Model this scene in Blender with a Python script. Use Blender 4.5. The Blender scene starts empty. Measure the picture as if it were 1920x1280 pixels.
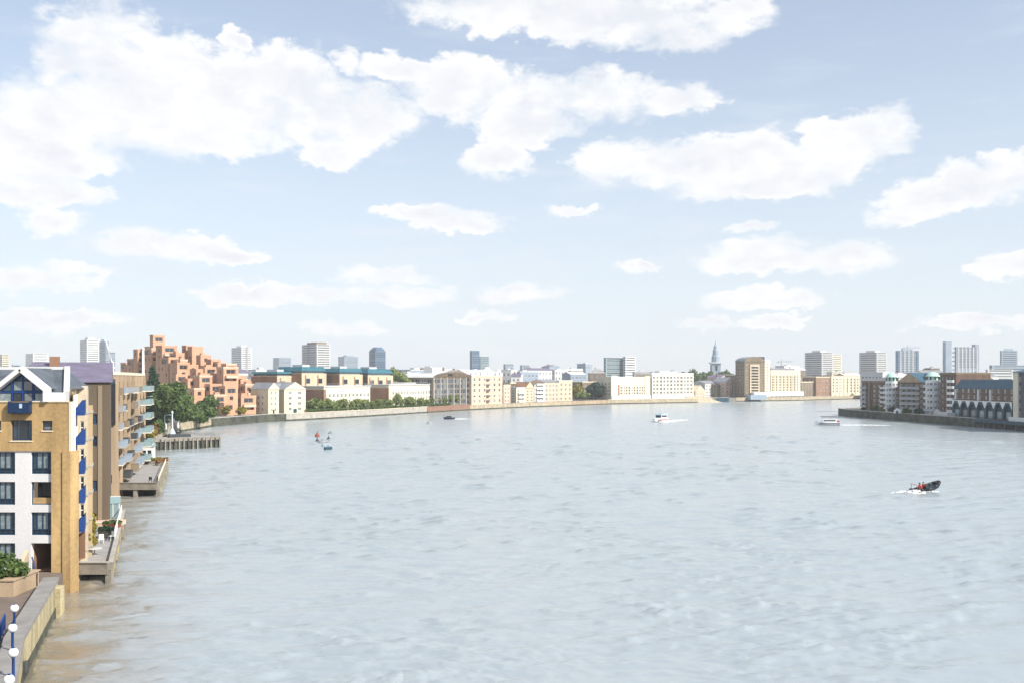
import bpy, bmesh, math, random
import numpy as np
from mathutils import Vector
random.seed(7); rng = np.random.default_rng(7)
scene = bpy.context.scene
COL = scene.collection
R = math.radians

# ------------------------------------------------------------------ camera
CAMZ, F, HZ = 20.0, 1800.0, 708.0          # eye height above the river (m), focal length and horizon row (photo px)
cam_d = bpy.data.cameras.new('camera'); cam = bpy.data.objects.new('camera', cam_d); COL.objects.link(cam)
cam.location = (0, 0, CAMZ); cam.rotation_euler = (R(90), 0, 0)
cam_d.sensor_width = 36; cam_d.lens = 36 * F / 1920; cam_d.shift_y = (HZ - 640) / 1920
cam_d.clip_start = 0.5; cam_d.clip_end = 30000
scene.camera = cam
# ------------------------------------------------------------------ light
SUN_AZ, SUN_EL = (0.84, -0.54), R(39)       # sun stands to the right, behind the camera
sl = bpy.data.lights.new('sun', 'SUN'); sl.energy = 3.6; sl.angle = R(0.6); sl.color = (1, .945, .86)
so = bpy.data.objects.new('sun', sl); COL.objects.link(so)
n_ = math.hypot(*SUN_AZ)
sdir = Vector((SUN_AZ[0]/n_*math.cos(SUN_EL), SUN_AZ[1]/n_*math.cos(SUN_EL), math.sin(SUN_EL)))
so.rotation_euler = sdir.to_track_quat('Z', 'Y').to_euler(); so.location = (300, -200, 300)
scene.view_settings.view_transform = 'Standard'; scene.view_settings.look = 'None'
scene.view_settings.exposure = 0.95; scene.view_settings.gamma = 1
scene.view_settings.use_curve_mapping = False
cy = scene.cycles
cy.use_denoising = True; cy.max_bounces = 5; cy.diffuse_bounces = 2; cy.glossy_bounces = 3
cy.transmission_bounces = 3; cy.volume_bounces = 0; cy.transparent_max_bounces = 12
cy.caustics_reflective = False; cy.caustics_refractive = False; cy.sample_clamp_indirect = 6

# ------------------------------------------------------------------ sky
def azel(px, py):
    x = px - 960
    return math.atan(x / F), math.atan((HZ - py) / math.hypot(F, x))
CLOUDS = [  # cumulus lumps: (x, y, half width, half height) read off the photograph, turned into compass direction / elevation
 (190,90,115,72),(105,120,42,40),(300,160,190,85),(130,215,150,62),(450,165,165,72),(540,150,105,72),(625,215,155,66),(330,235,230,58),
 (60,245,110,52),(440,70,34,20),(630,290,72,30),(110,290,120,30),(660,110,30,20),
 (745,128,80,24),(870,155,125,52),(840,190,90,40),(1000,190,120,52),(1130,180,105,50),(1270,190,75,30),(985,240,110,42),(930,300,72,32),
 (1180,300,105,40),(1290,308,115,46),(1400,300,105,54),(1480,325,125,44),(1600,262,95,48),(1665,252,50,42),(1560,310,85,40),(1385,352,125,26),
 (1000,15,240,46),(1150,40,215,46),(1290,70,95,34),(1375,30,72,38),
 (1740,375,92,42),(1800,350,80,46),(1895,325,75,44),(1700,402,55,24),
 (60,350,105,42),(130,362,68,26),(15,330,70,34),(100,415,62,22),(155,312,85,20),
 (330,468,155,28),(275,455,100,22),(420,482,75,17),(790,402,90,26),(850,415,92,24),(1068,390,42,13),
 (60,525,110,26),(140,502,48,17),(470,552,120,26),(560,548,80,22),(720,522,95,16),(740,556,115,18),(970,552,82,21),
 (1195,497,40,13),(1420,482,120,32),(1590,482,88,30),(1405,427,48,12),(1420,560,120,24),(1490,565,55,18),(1890,498,82,24),
 (905,595,50,15),(640,612,85,14),(1330,607,60,14),(1450,606,70,14),(1830,608,130,15),(100,600,150,18)]
w = bpy.data.worlds.new('World'); scene.world = w; w.use_nodes = True
def build_world():
    nt = w.node_tree; N = nt.nodes; K = nt.links; N.clear()
    def node(t, **k):
        n = N.new(t)
        for a, b in k.items(): setattr(n, a, b)
        return n
    def put(s, v):
        if hasattr(v, 'is_output'): K.new(v, s)
        else: s.default_value = v
    def M(op, a, b=0.0, c=None, clamp=False):
        n = node('ShaderNodeMath', operation=op, use_clamp=clamp); put(n.inputs[0], a); put(n.inputs[1], b)
        if c is not None: put(n.inputs[2], c)
        return n.outputs[0]
    def V(op, a, b=(0,0,0), c=None):
        n = node('ShaderNodeVectorMath', operation=op); put(n.inputs[0], a); put(n.inputs[1], b)
        if c is not None: put(n.inputs[2], c)
        return n.outputs['Value'] if op == 'DOT_PRODUCT' else n.outputs[0]
    def smooth(x, a, b):
        n = node('ShaderNodeMapRange', interpolation_type='SMOOTHSTEP'); put(n.inputs[0], x)
        put(n.inputs[1], a); put(n.inputs[2], b); return n.outputs[0]
    def noise(vec, sc, det, rough=.55, dist=0.0):
        n = node('ShaderNodeTexNoise'); put(n.inputs['Vector'], vec); n.inputs['Scale'].default_value = sc
        n.inputs['Detail'].default_value = det; n.inputs['Roughness'].default_value = rough; n.inputs['Distortion'].default_value = dist
        return n
    tc = node('ShaderNodeTexCoord'); d = tc.outputs['Generated']
    sep = node('ShaderNodeSeparateXYZ'); K.new(d, sep.inputs[0]); X, Y, Z = sep.outputs
    az = M('ARCTAN2', X, Y); el = M('ARCSINE', Z)
    ae = node('ShaderNodeCombineXYZ'); K.new(az, ae.inputs[0]); K.new(el, ae.inputs[1])
    # stretch the noise sideways a little, so lumps are wider than tall
    nv = V('MULTIPLY', d, (1, 1, 1.7))
    w1 = noise(nv, 16, 3); w2 = noise(nv, 52, 5, .6)
    off = V('MULTIPLY', V('SUBTRACT', w1.outputs['Color'], (.5,.5,.5)), (.055, .03, 0))
    off2 = V('MULTIPLY', V('SUBTRACT', w2.outputs['Color'], (.5,.5,.5)), (.034, .024, 0))
    p = V('ADD', V('ADD', ae.outputs[0], off), off2)
    acc = None; low = None
    for (cx, cyy, rx, ry) in CLOUDS:
        a, e = azel(cx, cyy); c = math.cos(a)
        ia, ie = F / rx / c, F / ry / 1.0
        q = V('MULTIPLY_ADD', p, (ia, ie, 0), (-a*ia, -e*ie, 0))
        dd = V('DOT_PRODUCT', q, q)
        acc = dd if acc is None else M('SMOOTH_MIN', acc, dd, .25)
    fb = noise(nv, 34, 9, .60)
    inside = M('SUBTRACT', 1.0, acc)
    fbm = M('SUBTRACT', fb.outputs[0], .5)
    s = M('MULTIPLY_ADD', fbm, 2.0, inside)
    wv = noise(nv, 9, 2); wid = M('MULTIPLY_ADD', smooth(wv.outputs[0], .38, .62), .75, .38)
    named = smooth(s, M('MULTIPLY', wid, -.42), M('MULTIPLY', wid, .95))
    # fair-weather cumulus over the rest of the sky (what the lens does not see), as a flat layer
    den = M('MAXIMUM', Z, .04); pl = node('ShaderNodeCombineXYZ')
    K.new(M('DIVIDE', X, den), pl.inputs[0]); K.new(M('DIVIDE', Y, den), pl.inputs[1])
    gn = noise(pl.outputs[0], 1.5, 7, .55)
    gen = smooth(gn.outputs[0], .50, .62)
    infr = M('MULTIPLY', smooth(az, -.62, -.54), smooth(M('MULTIPLY', az, -1.0), -.62, -.54))
    infr = M('MULTIPLY', infr, smooth(M('MULTIPLY', el, -1.0), -.44, -.385))
    out = M('SUBTRACT', 1.0, infr)
    cl = M('MAXIMUM', M('MULTIPLY', named, .97), M('MULTIPLY', gen, M('MULTIPLY', out, .9)), clamp=True)
    # thin veil growing towards the horizon
    veil = M('MULTIPLY_ADD', smooth(M('MULTIPLY', el, -1.0), -.40, .0), .46, .40)
    streak = noise(V('MULTIPLY', d, (3, 3, 16)), 2.2, 5, .6)
    veil = M('ADD', veil, M('MULTIPLY', smooth(streak.outputs[0], .48, .75), .14))
    sky = node('ShaderNodeTexSky', sky_type='NISHITA', sun_disc=False)
    sky.sun_elevation = SUN_EL; sky.sun_rotation = math.atan2(SUN_AZ[0], SUN_AZ[1])
    sky.altitude = 20; sky.air_density = 1.0; sky.dust_density = .3; sky.ozone_density = 2.0
    b1 = node('ShaderNodeBackground'); K.new(sky.outputs[0], b1.inputs[0]); b1.inputs[1].default_value = SKY_STRENGTH
    # cloud body: sunlit white with faint lilac bases
    sh = M('ADD', smooth(fb.outputs[0], .60, .36), smooth(w1.outputs[0], .62, .40))
    sh = M('MULTIPLY', M('MULTIPLY', sh, .5), smooth(s, .15, 1.1))
    mx = node('ShaderNodeMix', data_type='RGBA'); K.new(sh, mx.inputs[0])
    mx.inputs[6].default_value = (1, 1, 1, 1); mx.inputs[7].default_value = (.78, .80, .87, 1)
    b2 = node('ShaderNodeBackground'); K.new(mx.outputs[2], b2.inputs[0]); b2.inputs[1].default_value = CLOUD_STRENGTH
    b3 = node('ShaderNodeBackground'); b3.inputs[0].default_value = (.855, .915, .985, 1); b3.inputs[1].default_value = VEIL_STRENGTH
    mv = node('ShaderNodeMixShader'); K.new(veil, mv.inputs[0]); K.new(b1.outputs[0], mv.inputs[1]); K.new(b3.outputs[0], mv.inputs[2])
    ms = node('ShaderNodeMixShader'); K.new(cl, ms.inputs[0]); K.new(mv.outputs[0], ms.inputs[1]); K.new(b2.outputs[0], ms.inputs[2])
    o = node('ShaderNodeOutputWorld'); K.new(ms.outputs[0], o.inputs[0])
SKY_STRENGTH, CLOUD_STRENGTH, VEIL_STRENGTH = 0.085, 0.545, 0.505
build_world()
w.cycles.sampling_method = 'MANUAL'; w.cycles.sample_map_resolution = 512

# ------------------------------------------------------------------ helpers
def gx(px, d): return (px - 960) / F * d
def gz(py, d): return CAMZ - (py - HZ) / F * d
def pt(px, d): return (gx(px, d), d)
def link(o, parent=None):
    COL.objects.link(o)
    if parent is not None: o.parent = parent
    return o
def tag(o, label=None, cat=None, group=None, kind=None):
    if label: o['label'] = label
    if cat: o['category'] = cat
    if group: o['group'] = group
    if kind: o['kind'] = kind
    return o
def empty(name, loc=(0,0,0), rz=0, parent=None):
    o = bpy.data.objects.new(name, None); o.location = loc; o.rotation_euler = (0, 0, rz); o.empty_display_size = .5
    return link(o, parent)
def thing(name, label, cat, loc=(0,0,0), rz=0, group=None):
    return tag(empty(name, loc, rz), label, cat, group, 'thing')
def place(mesh, name, parent=None, loc=(0,0,0), rz=0, sc=(1,1,1)):
    o = bpy.data.objects.new(name, mesh); o.location = loc; o.rotation_euler = (0, 0, rz); o.scale = sc
    return link(o, parent)
class MB:
    def __init__(s): s.v = []; s.f = []; s.m = []
    def poly(s, pts, mi=0):
        i = len(s.v); s.v += [tuple(p) for p in pts]; s.f.append(tuple(range(i, i+len(pts)))); s.m.append(mi); return s
    def box(s, x0, x1, y0, y1, z0, z1, mi=0):
        i = len(s.v); s.v += [(x0,y0,z0),(x1,y0,z0),(x1,y1,z0),(x0,y1,z0),(x0,y0,z1),(x1,y0,z1),(x1,y1,z1),(x0,y1,z1)]
        for q in ((0,3,2,1),(4,5,6,7),(0,1,5,4),(1,2,6,5),(2,3,7,6),(3,0,4,7)): s.f.append(tuple(i+k for k in q)); s.m.append(mi)
        return s
    def ext(s, poly, z0, z1, mi=0, mtop=None):          # plan polygon raised
        n = len(poly); b = [(x,y,z0) for x,y in poly]; t = [(x,y,z1) for x,y in poly]
        for k in range(n): s.poly([b[k], b[(k+1)%n], t[(k+1)%n], t[k]], mi)
        s.poly(t, mi if mtop is None else mtop); s.poly(b[::-1], mi); return s
    def prism(s, prof, y0, y1, mi=0, mend=None):        # (x,z) profile run along y
        n = len(prof)
        for k in range(n):
            a, b = prof[k], prof[(k+1)%n]
            s.poly([(a[0],y0,a[1]),(b[0],y0,b[1]),(b[0],y1,b[1]),(a[0],y1,a[1])], mi)
        me = mi if mend is None else mend
        s.poly([(a,y0,c) for a,c in prof], me); s.poly([(a,y1,c) for a,c in prof][::-1], me); return s
    def prismx(s, prof, x0, x1, mi=0, mend=None):       # (y,z) profile run along x
        n = len(prof)
        for k in range(n):
            a, b = prof[k], prof[(k+1)%n]
            s.poly([(x0,a[0],a[1]),(x0,b[0],b[1]),(x1,b[0],b[1]),(x1,a[0],a[1])], mi)
        me = mi if mend is None else mend
        s.poly([(x0,a,c) for a,c in prof], me); s.poly([(x1,a,c) for a,c in prof][::-1], me); return s
    def tube(s, p, q, r0, r1=None, n=8, mi=0):
        r1 = r0 if r1 is None else r1
        p, q = Vector(p), Vector(q); d = (q-p).normalized(); a = d.orthogonal().normalized(); b = d.cross(a)
        i = len(s.v)
        for c, r in ((p,r0),(q,r1)):
            for k in range(n):
                t = 2*math.pi*k/n; s.v.append(tuple(c + a*(r*math.cos(t)) + b*(r*math.sin(t))))
        for k in range(n): s.f.append((i+k, i+(k+1)%n, i+n+(k+1)%n, i+n+k)); s.m.append(mi)
        s.f.append(tuple(i+k for k in range(n))[::-1]); s.f.append(tuple(i+n+k for k in range(n))); s.m += [mi, mi]; return s
    def lathe(s, prof, n=12, c=(0,0,0), mi=0):
        i = len(s.v)
        for r, z in prof:
            for k in range(n):
                t = 2*math.pi*k/n; s.v.append((c[0]+r*math.cos(t), c[1]+r*math.sin(t), c[2]+z))
        for j in range(len(prof)-1):
            for k in range(n):
                s.f.append((i+j*n+k, i+j*n+(k+1)%n, i+(j+1)*n+(k+1)%n, i+(j+1)*n+k)); s.m.append(mi)
        s.f.append(tuple(i+(len(prof)-1)*n+k for k in range(n))); s.m.append(mi); return s
    def panel(s, O, U, L, H, holes, Nin, r, mi=0):      # wall face with real openings and reveals; U, Nin are (x,y) units
        us = sorted({0.0, L} | {h[0] for h in holes} | {h[1] for h in holes}); vs = sorted({0.0, H} | {h[2] for h in holes} | {h[3] for h in holes})
        iu = {u: k for k, u in enumerate(us)}; iv = {v: k for k, v in enumerate(vs)}; skip = set()
        for h in holes:
            for a in range(iu[h[0]], iu[h[1]]):
                for b in range(iv[h[2]], iv[h[3]]): skip.add((a, b))
        P = lambda u, v, k=0: (O[0]+U[0]*u+Nin[0]*k, O[1]+U[1]*u+Nin[1]*k, O[2]+v)
        for b in range(len(vs)-1):
            a = 0
            while a < len(us)-1:
                if (a, b) in skip: a += 1; continue
                e = a
                while e+1 < len(us)-1 and (e+1, b) not in skip: e += 1
                s.poly([P(us[a],vs[b]), P(us[e+1],vs[b]), P(us[e+1],vs[b+1]), P(us[a],vs[b+1])], mi); a = e+1
        for u0,u1,v0,v1 in holes:
            for (a,b),(c,d) in (((u0,v0),(u1,v0)),((u1,v0),(u1,v1)),((u1,v1),(u0,v1)),((u0,v1),(u0,v0))):
                s.poly([P(a,b), P(c,d), P(c,d,r), P(a,b,r)], mi)
        return s
    def mesh(s, name, mats, smooth=False):
        me = bpy.data.meshes.new(name); me.from_pydata(s.v, [], s.f)
        for m in (mats if isinstance(mats, (list, tuple)) else [mats]): me.materials.append(m)
        if any(s.m): me.polygons.foreach_set('material_index', s.m)
        if smooth: me.polygons.foreach_set('use_smooth', [True]*len(s.f))
        me.update(); return me
    def build(s, name, mats, parent=None, loc=(0,0,0), rz=0, smooth=False, **k):
        return place(s.mesh(name, mats, smooth), name, parent, loc, rz, **k)

# ------------------------------------------------------------------ materials
def mat(name, col, rough=.85, var=.16, scale=.5, fine=6.0, bump=0.0, spec=.3, metal=0.0, streak=False, col2=None):
    m = bpy.data.materials.new(name); m.use_nodes = True; nt = m.node_tree; N = nt.nodes; K = nt.links
    b = N['Principled BSDF']; b.inputs['Roughness'].default_value = rough; b.inputs['Metallic'].default_value = metal
    b.inputs['Specular IOR Level'].default_value = spec
    if var <= 0: b.inputs['Base Color'].default_value = (*col, 1); return m
    tc = N.new('ShaderNodeTexCoord'); mp = N.new('ShaderNodeMapping'); K.new(tc.outputs['Object'], mp.inputs[0])
    if streak: mp.inputs['Scale'].default_value = (1, 1, .18)
    n1 = N.new('ShaderNodeTexNoise'); n1.inputs['Scale'].default_value = scale; n1.inputs['Detail'].default_value = 5; K.new(mp.outputs[0], n1.inputs[0])
    n2 = N.new('ShaderNodeTexNoise'); n2.inputs['Scale'].default_value = fine; n2.inputs['Detail'].default_value = 3; K.new(tc.outputs['Object'], n2.inputs[0])
    ad = N.new('ShaderNodeMath'); ad.operation = 'MULTIPLY_ADD'; K.new(n2.outputs[0], ad.inputs[0]); ad.inputs[1].default_value = .5; K.new(n1.outputs[0], ad.inputs[2])
    mr = N.new('ShaderNodeMapRange'); K.new(ad.outputs[0], mr.inputs[0]); mr.inputs[1].default_value = .5; mr.inputs[2].default_value = 1.0
    mx = N.new('ShaderNodeMix'); mx.data_type = 'RGBA'; K.new(mr.outputs[0], mx.inputs[0])
    lo = tuple(c*(1-var) for c in col); hi = tuple(min(.95, c*(1+var)) for c in (col2 or col))
    mx.inputs[6].default_value = (*lo, 1); mx.inputs[7].default_value = (*hi, 1); K.new(mx.outputs[2], b.inputs['Base Color'])
    if bump:
        bp = N.new('ShaderNodeBump'); bp.inputs['Strength'].default_value = bump; bp.inputs['Distance'].default_value = .05
        K.new(n2.outputs[0], bp.inputs['Height']); K.new(bp.outputs[0], b.inputs['Normal'])
    return m
def leafmat(name, dark, light):
    m = bpy.data.materials.new(name); m.use_nodes = True; nt = m.node_tree; N = nt.nodes; K = nt.links; b = N['Principled BSDF']
    g = N.new('ShaderNodeNewGeometry'); tc = N.new('ShaderNodeTexCoord'); no = N.new('ShaderNodeTexNoise'); no.inputs['Scale'].default_value = .5
    K.new(tc.outputs['Object'], no.inputs[0]); a = N.new('ShaderNodeMath'); a.operation = 'ADD'; K.new(g.outputs['Random Per Island'], a.inputs[0]); K.new(no.outputs[0], a.inputs[1])
    mr = N.new('ShaderNodeMapRange'); K.new(a.outputs[0], mr.inputs[0]); mr.inputs[1].default_value = .35; mr.inputs[2].default_value = 1.25
    mx = N.new('ShaderNodeMix'); mx.data_type = 'RGBA'; K.new(mr.outputs[0], mx.inputs[0]); mx.inputs[6].default_value = (*dark,1); mx.inputs[7].default_value = (*light,1)
    K.new(mx.outputs[2], b.inputs['Base Color']); b.inputs['Roughness'].default_value = .6; b.inputs['Specular IOR Level'].default_value = .25
    tr = N.new('ShaderNodeBsdfTranslucent'); K.new(mx.outputs[2], tr.inputs[0]); ms = N.new('ShaderNodeMixShader'); ms.inputs[0].default_value = .25
    K.new(b.outputs[0], ms.inputs[1]); K.new(tr.outputs[0], ms.inputs[2]); K.new(ms.outputs[0], N['Material Output'].inputs[0]); return m
m_tan = mat('tan_brick', (.41,.275,.125), var=.36, scale=.5, fine=3.2, bump=.2, streak=True)
m_sidebrick = mat('cream_side_brick', (.40,.30,.18), var=.2, scale=.5, streak=True)
m_render = mat('white_render', (.66,.655,.65), var=.12, scale=.3, streak=True)
m_white = mat('white_paint', (.71,.71,.70), rough=.5, var=.04)
m_cream = mat('cream_stone', (.66,.57,.42), var=.12, scale=.25, streak=True)
m_creamw = mat('pale_cream_render', (.66,.60,.47), var=.08, scale=.2, streak=True)
m_baystone = mat('weathered_bay_stone', (.50,.43,.32), var=.22, scale=.6, fine=2.5, streak=True)
m_pink = mat('pink_brick', (.58,.43,.33), var=.14, scale=.3, streak=True)
m_yellow = mat('yellow_stock_brick', (.55,.45,.32), var=.15, scale=.3, streak=True)
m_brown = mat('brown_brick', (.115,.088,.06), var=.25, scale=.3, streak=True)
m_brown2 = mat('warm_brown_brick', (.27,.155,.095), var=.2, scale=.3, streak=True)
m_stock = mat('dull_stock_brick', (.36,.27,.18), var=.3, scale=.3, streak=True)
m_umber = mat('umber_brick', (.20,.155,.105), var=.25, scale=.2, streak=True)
m_red = mat('orange_brick', (.52,.31,.20), var=.22, scale=.18, streak=True)
m_slate = mat('slate_roof', (.085,.10,.12), rough=.55, var=.35, scale=.8, fine=5, bump=.4)
m_purple = mat('purple_slate_roof', (.15,.13,.19), rough=.6, var=.25, scale=.5, bump=.3)
m_greyroof = mat('grey_roof', (.22,.23,.25), var=.2, scale=.2)
m_lead = mat('pale_lead_roof', (.52,.53,.54), var=.12, scale=.2)
m_tealroof = mat('teal_metal_roof', (.035,.13,.17), rough=.5, var=.2, scale=.2)
m_navyroof = mat('blue_slate_roof', (.03,.085,.13), rough=.55, var=.25, scale=.4)
m_mint = mat('mint_copper', (.42,.62,.54), rough=.6, var=.12)
m_concrete = mat('concrete', (.36,.34,.31), var=.2, scale=.6, fine=7, bump=.2)
m_palecon = mat('pale_concrete', (.55,.55,.54), var=.08, scale=.1)
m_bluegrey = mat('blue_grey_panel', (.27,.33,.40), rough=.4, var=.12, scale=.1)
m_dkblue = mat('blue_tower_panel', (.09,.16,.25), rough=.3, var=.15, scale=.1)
m_stone = mat('quay_stone', (.34,.30,.23), var=.3, scale=.5, fine=3, bump=.4, col2=(.40,.33,.22))
m_greystone = mat('pale_quay_stone', (.37,.345,.30), var=.25, scale=.5, fine=3, bump=.4)
m_moss = mat('mossy_wall', (.16,.145,.085), var=.4, scale=.6, fine=4, bump=.4, col2=(.30,.25,.13))
m_darkwall = mat('dark_tidal_wall', (.035,.042,.038), var=.45, scale=.35, fine=3, bump=.4, col2=(.075,.078,.055))
m_redwall = mat('red_brick_wall', (.24,.14,.10), var=.25, scale=.4)
m_timber = mat('weathered_timber', (.24,.215,.18), var=.3, scale=.8, fine=8, bump=.3)
m_dktimber = mat('wet_timber', (.065,.06,.05), var=.4, scale=.6, fine=6, bump=.3)
m_deck = mat('grey_deck_boards', (.30,.29,.28), var=.2, scale=.7, fine=9)
m_paving = mat('brown_paving', (.16,.125,.105), var=.2, scale=.7, fine=9, bump=.1)
m_ground = mat('city_ground', (.17,.165,.15), var=.3, scale=.05, fine=.6)
m_bluepaint = mat('blue_paint', (.012,.045,.18), rough=.4, var=.08)
m_bluedeep = mat('deep_blue_panel', (.008,.03,.085), rough=.25, var=.25, scale=2)
m_rivermoss = mat('pale_mossy_wall', (.30,.255,.15), var=.35, scale=.7, fine=4, bump=.4, col2=(.42,.36,.22), streak=True)
m_coping = mat('grey_coping', (.23,.22,.21), var=.2, scale=.8, fine=7, bump=.2)
m_shadebrick = mat('shade_darkened_brick', (.135,.085,.06), var=.25, scale=.3, streak=True)  # brown brick darkened to put the point's shade into its colour
m_bluedark = mat('dark_blue_frame', (.012,.05,.10), rough=.4, var=.1)
m_teal = mat('dark_teal_paint', (.012,.055,.085), rough=.5, var=.2)
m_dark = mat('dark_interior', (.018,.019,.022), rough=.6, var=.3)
m_darkmetal = mat('dark_metal', (.05,.055,.06), rough=.45, var=.15)
m_grey = mat('grey_metal', (.28,.29,.31), rough=.5, var=.12)
m_glass = [mat('window_glass_%s' % n, c, rough=.08, var=.25, scale=1.5, spec=.6) for n, c in
           (('dark', (.022,.028,.034)), ('blue', (.035,.06,.085)), ('blind', (.17,.18,.18)))]
m_curtain = mat('curtained_glass', (.21,.25,.26), rough=.12, var=.3, scale=2.5, spec=.6)
m_facglass = mat('curtain_wall_glass', (.05,.085,.11), rough=.12, var=.25, scale=.12, spec=.7)
m_paleglass = mat('pale_glass', (.22,.31,.33), rough=.15, var=.2, scale=.15, spec=.6)
m_globe = mat('opal_globe', (.82,.82,.80), rough=.25, var=0, spec=.5)
m_bark = mat('bark', (.09,.065,.045), var=.3, scale=3)
m_orange = mat('red_suit', (.55,.06,.035), rough=.7, var=.1, scale=4)
m_skin = mat('skin', (.42,.26,.19), rough=.6, var=0)
m_rubber = mat('black_rubber', (.012,.013,.017), rough=.45, var=.1)
m_redpaint = mat('red_paint', (.42,.04,.03), rough=.45, var=.15)
m_rust = mat('rusty_red', (.25,.07,.04), rough=.7, var=.3, scale=2)
m_hull = mat('white_gelcoat', (.78,.79,.80), rough=.25, var=.03, spec=.5)
m_hullblue = mat('pale_blue_gelcoat', (.45,.60,.72), rough=.3, var=.05, spec=.5)
m_navy = mat('navy_paint', (.02,.03,.06), rough=.35, var=.1)
lf_dark = leafmat('conifer_leaf', (.010,.030,.018), (.030,.070,.035))
lf_mid = leafmat('broad_leaf', (.028,.062,.018), (.105,.160,.040))
lf_lime = leafmat('lime_leaf', (.07,.115,.03), (.24,.29,.09))
lf_yel = leafmat('yellow_leaf', (.12,.11,.015), (.30,.25,.04))
lf_rust = leafmat('rust_leaf', (.16,.07,.02), (.30,.14,.05))

# ------------------------------------------------------------------ building kit
WIN = {}
def win_mesh(fm, gi, style):
    key = (fm.name, gi, style)
    if key not in WIN:
        b = MB(); t = .09
        if style == 'ribbon':
            b.box(0,1,.06,.08,0,1,1); b.box(0,1,0,.06,0,.08); b.box(0,1,0,.06,.92,1)
        else:
            b.box(0,1,.05,.07,0,1,1)
            b.box(0,t,0,.05,0,1); b.box(1-t,1,0,.05,0,1); b.box(t,1-t,0,.05,0,t); b.box(t,1-t,0,.05,1-t,1)
            if style in ('cross', 'mull'): b.box(.47,.53,.01,.05,t,1-t)
            if style in ('cross', 'sash'): b.box(t,1-t,.012,.048,.5,.56)
        WIN[key] = b.mesh('window', [fm, m_glass[gi] if isinstance(gi, int) else gi])
    return WIN[key]
def grid(L, H, nx, nz, fw=.5, fh=.55, v0=1.2, v1=1.0, u0=.5):
    cw = (L-2*u0)/nx; ch = (H-v0-v1)/nz; out = []
    for j in range(nz):
        for i in range(nx):
            a = u0+cw*(i+.5); c = v0+ch*(j+.5)
            out.append((a-cw*fw/2, a+cw*fw/2, c-ch*fh/2, c+ch*fh/2))
    return out
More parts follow.
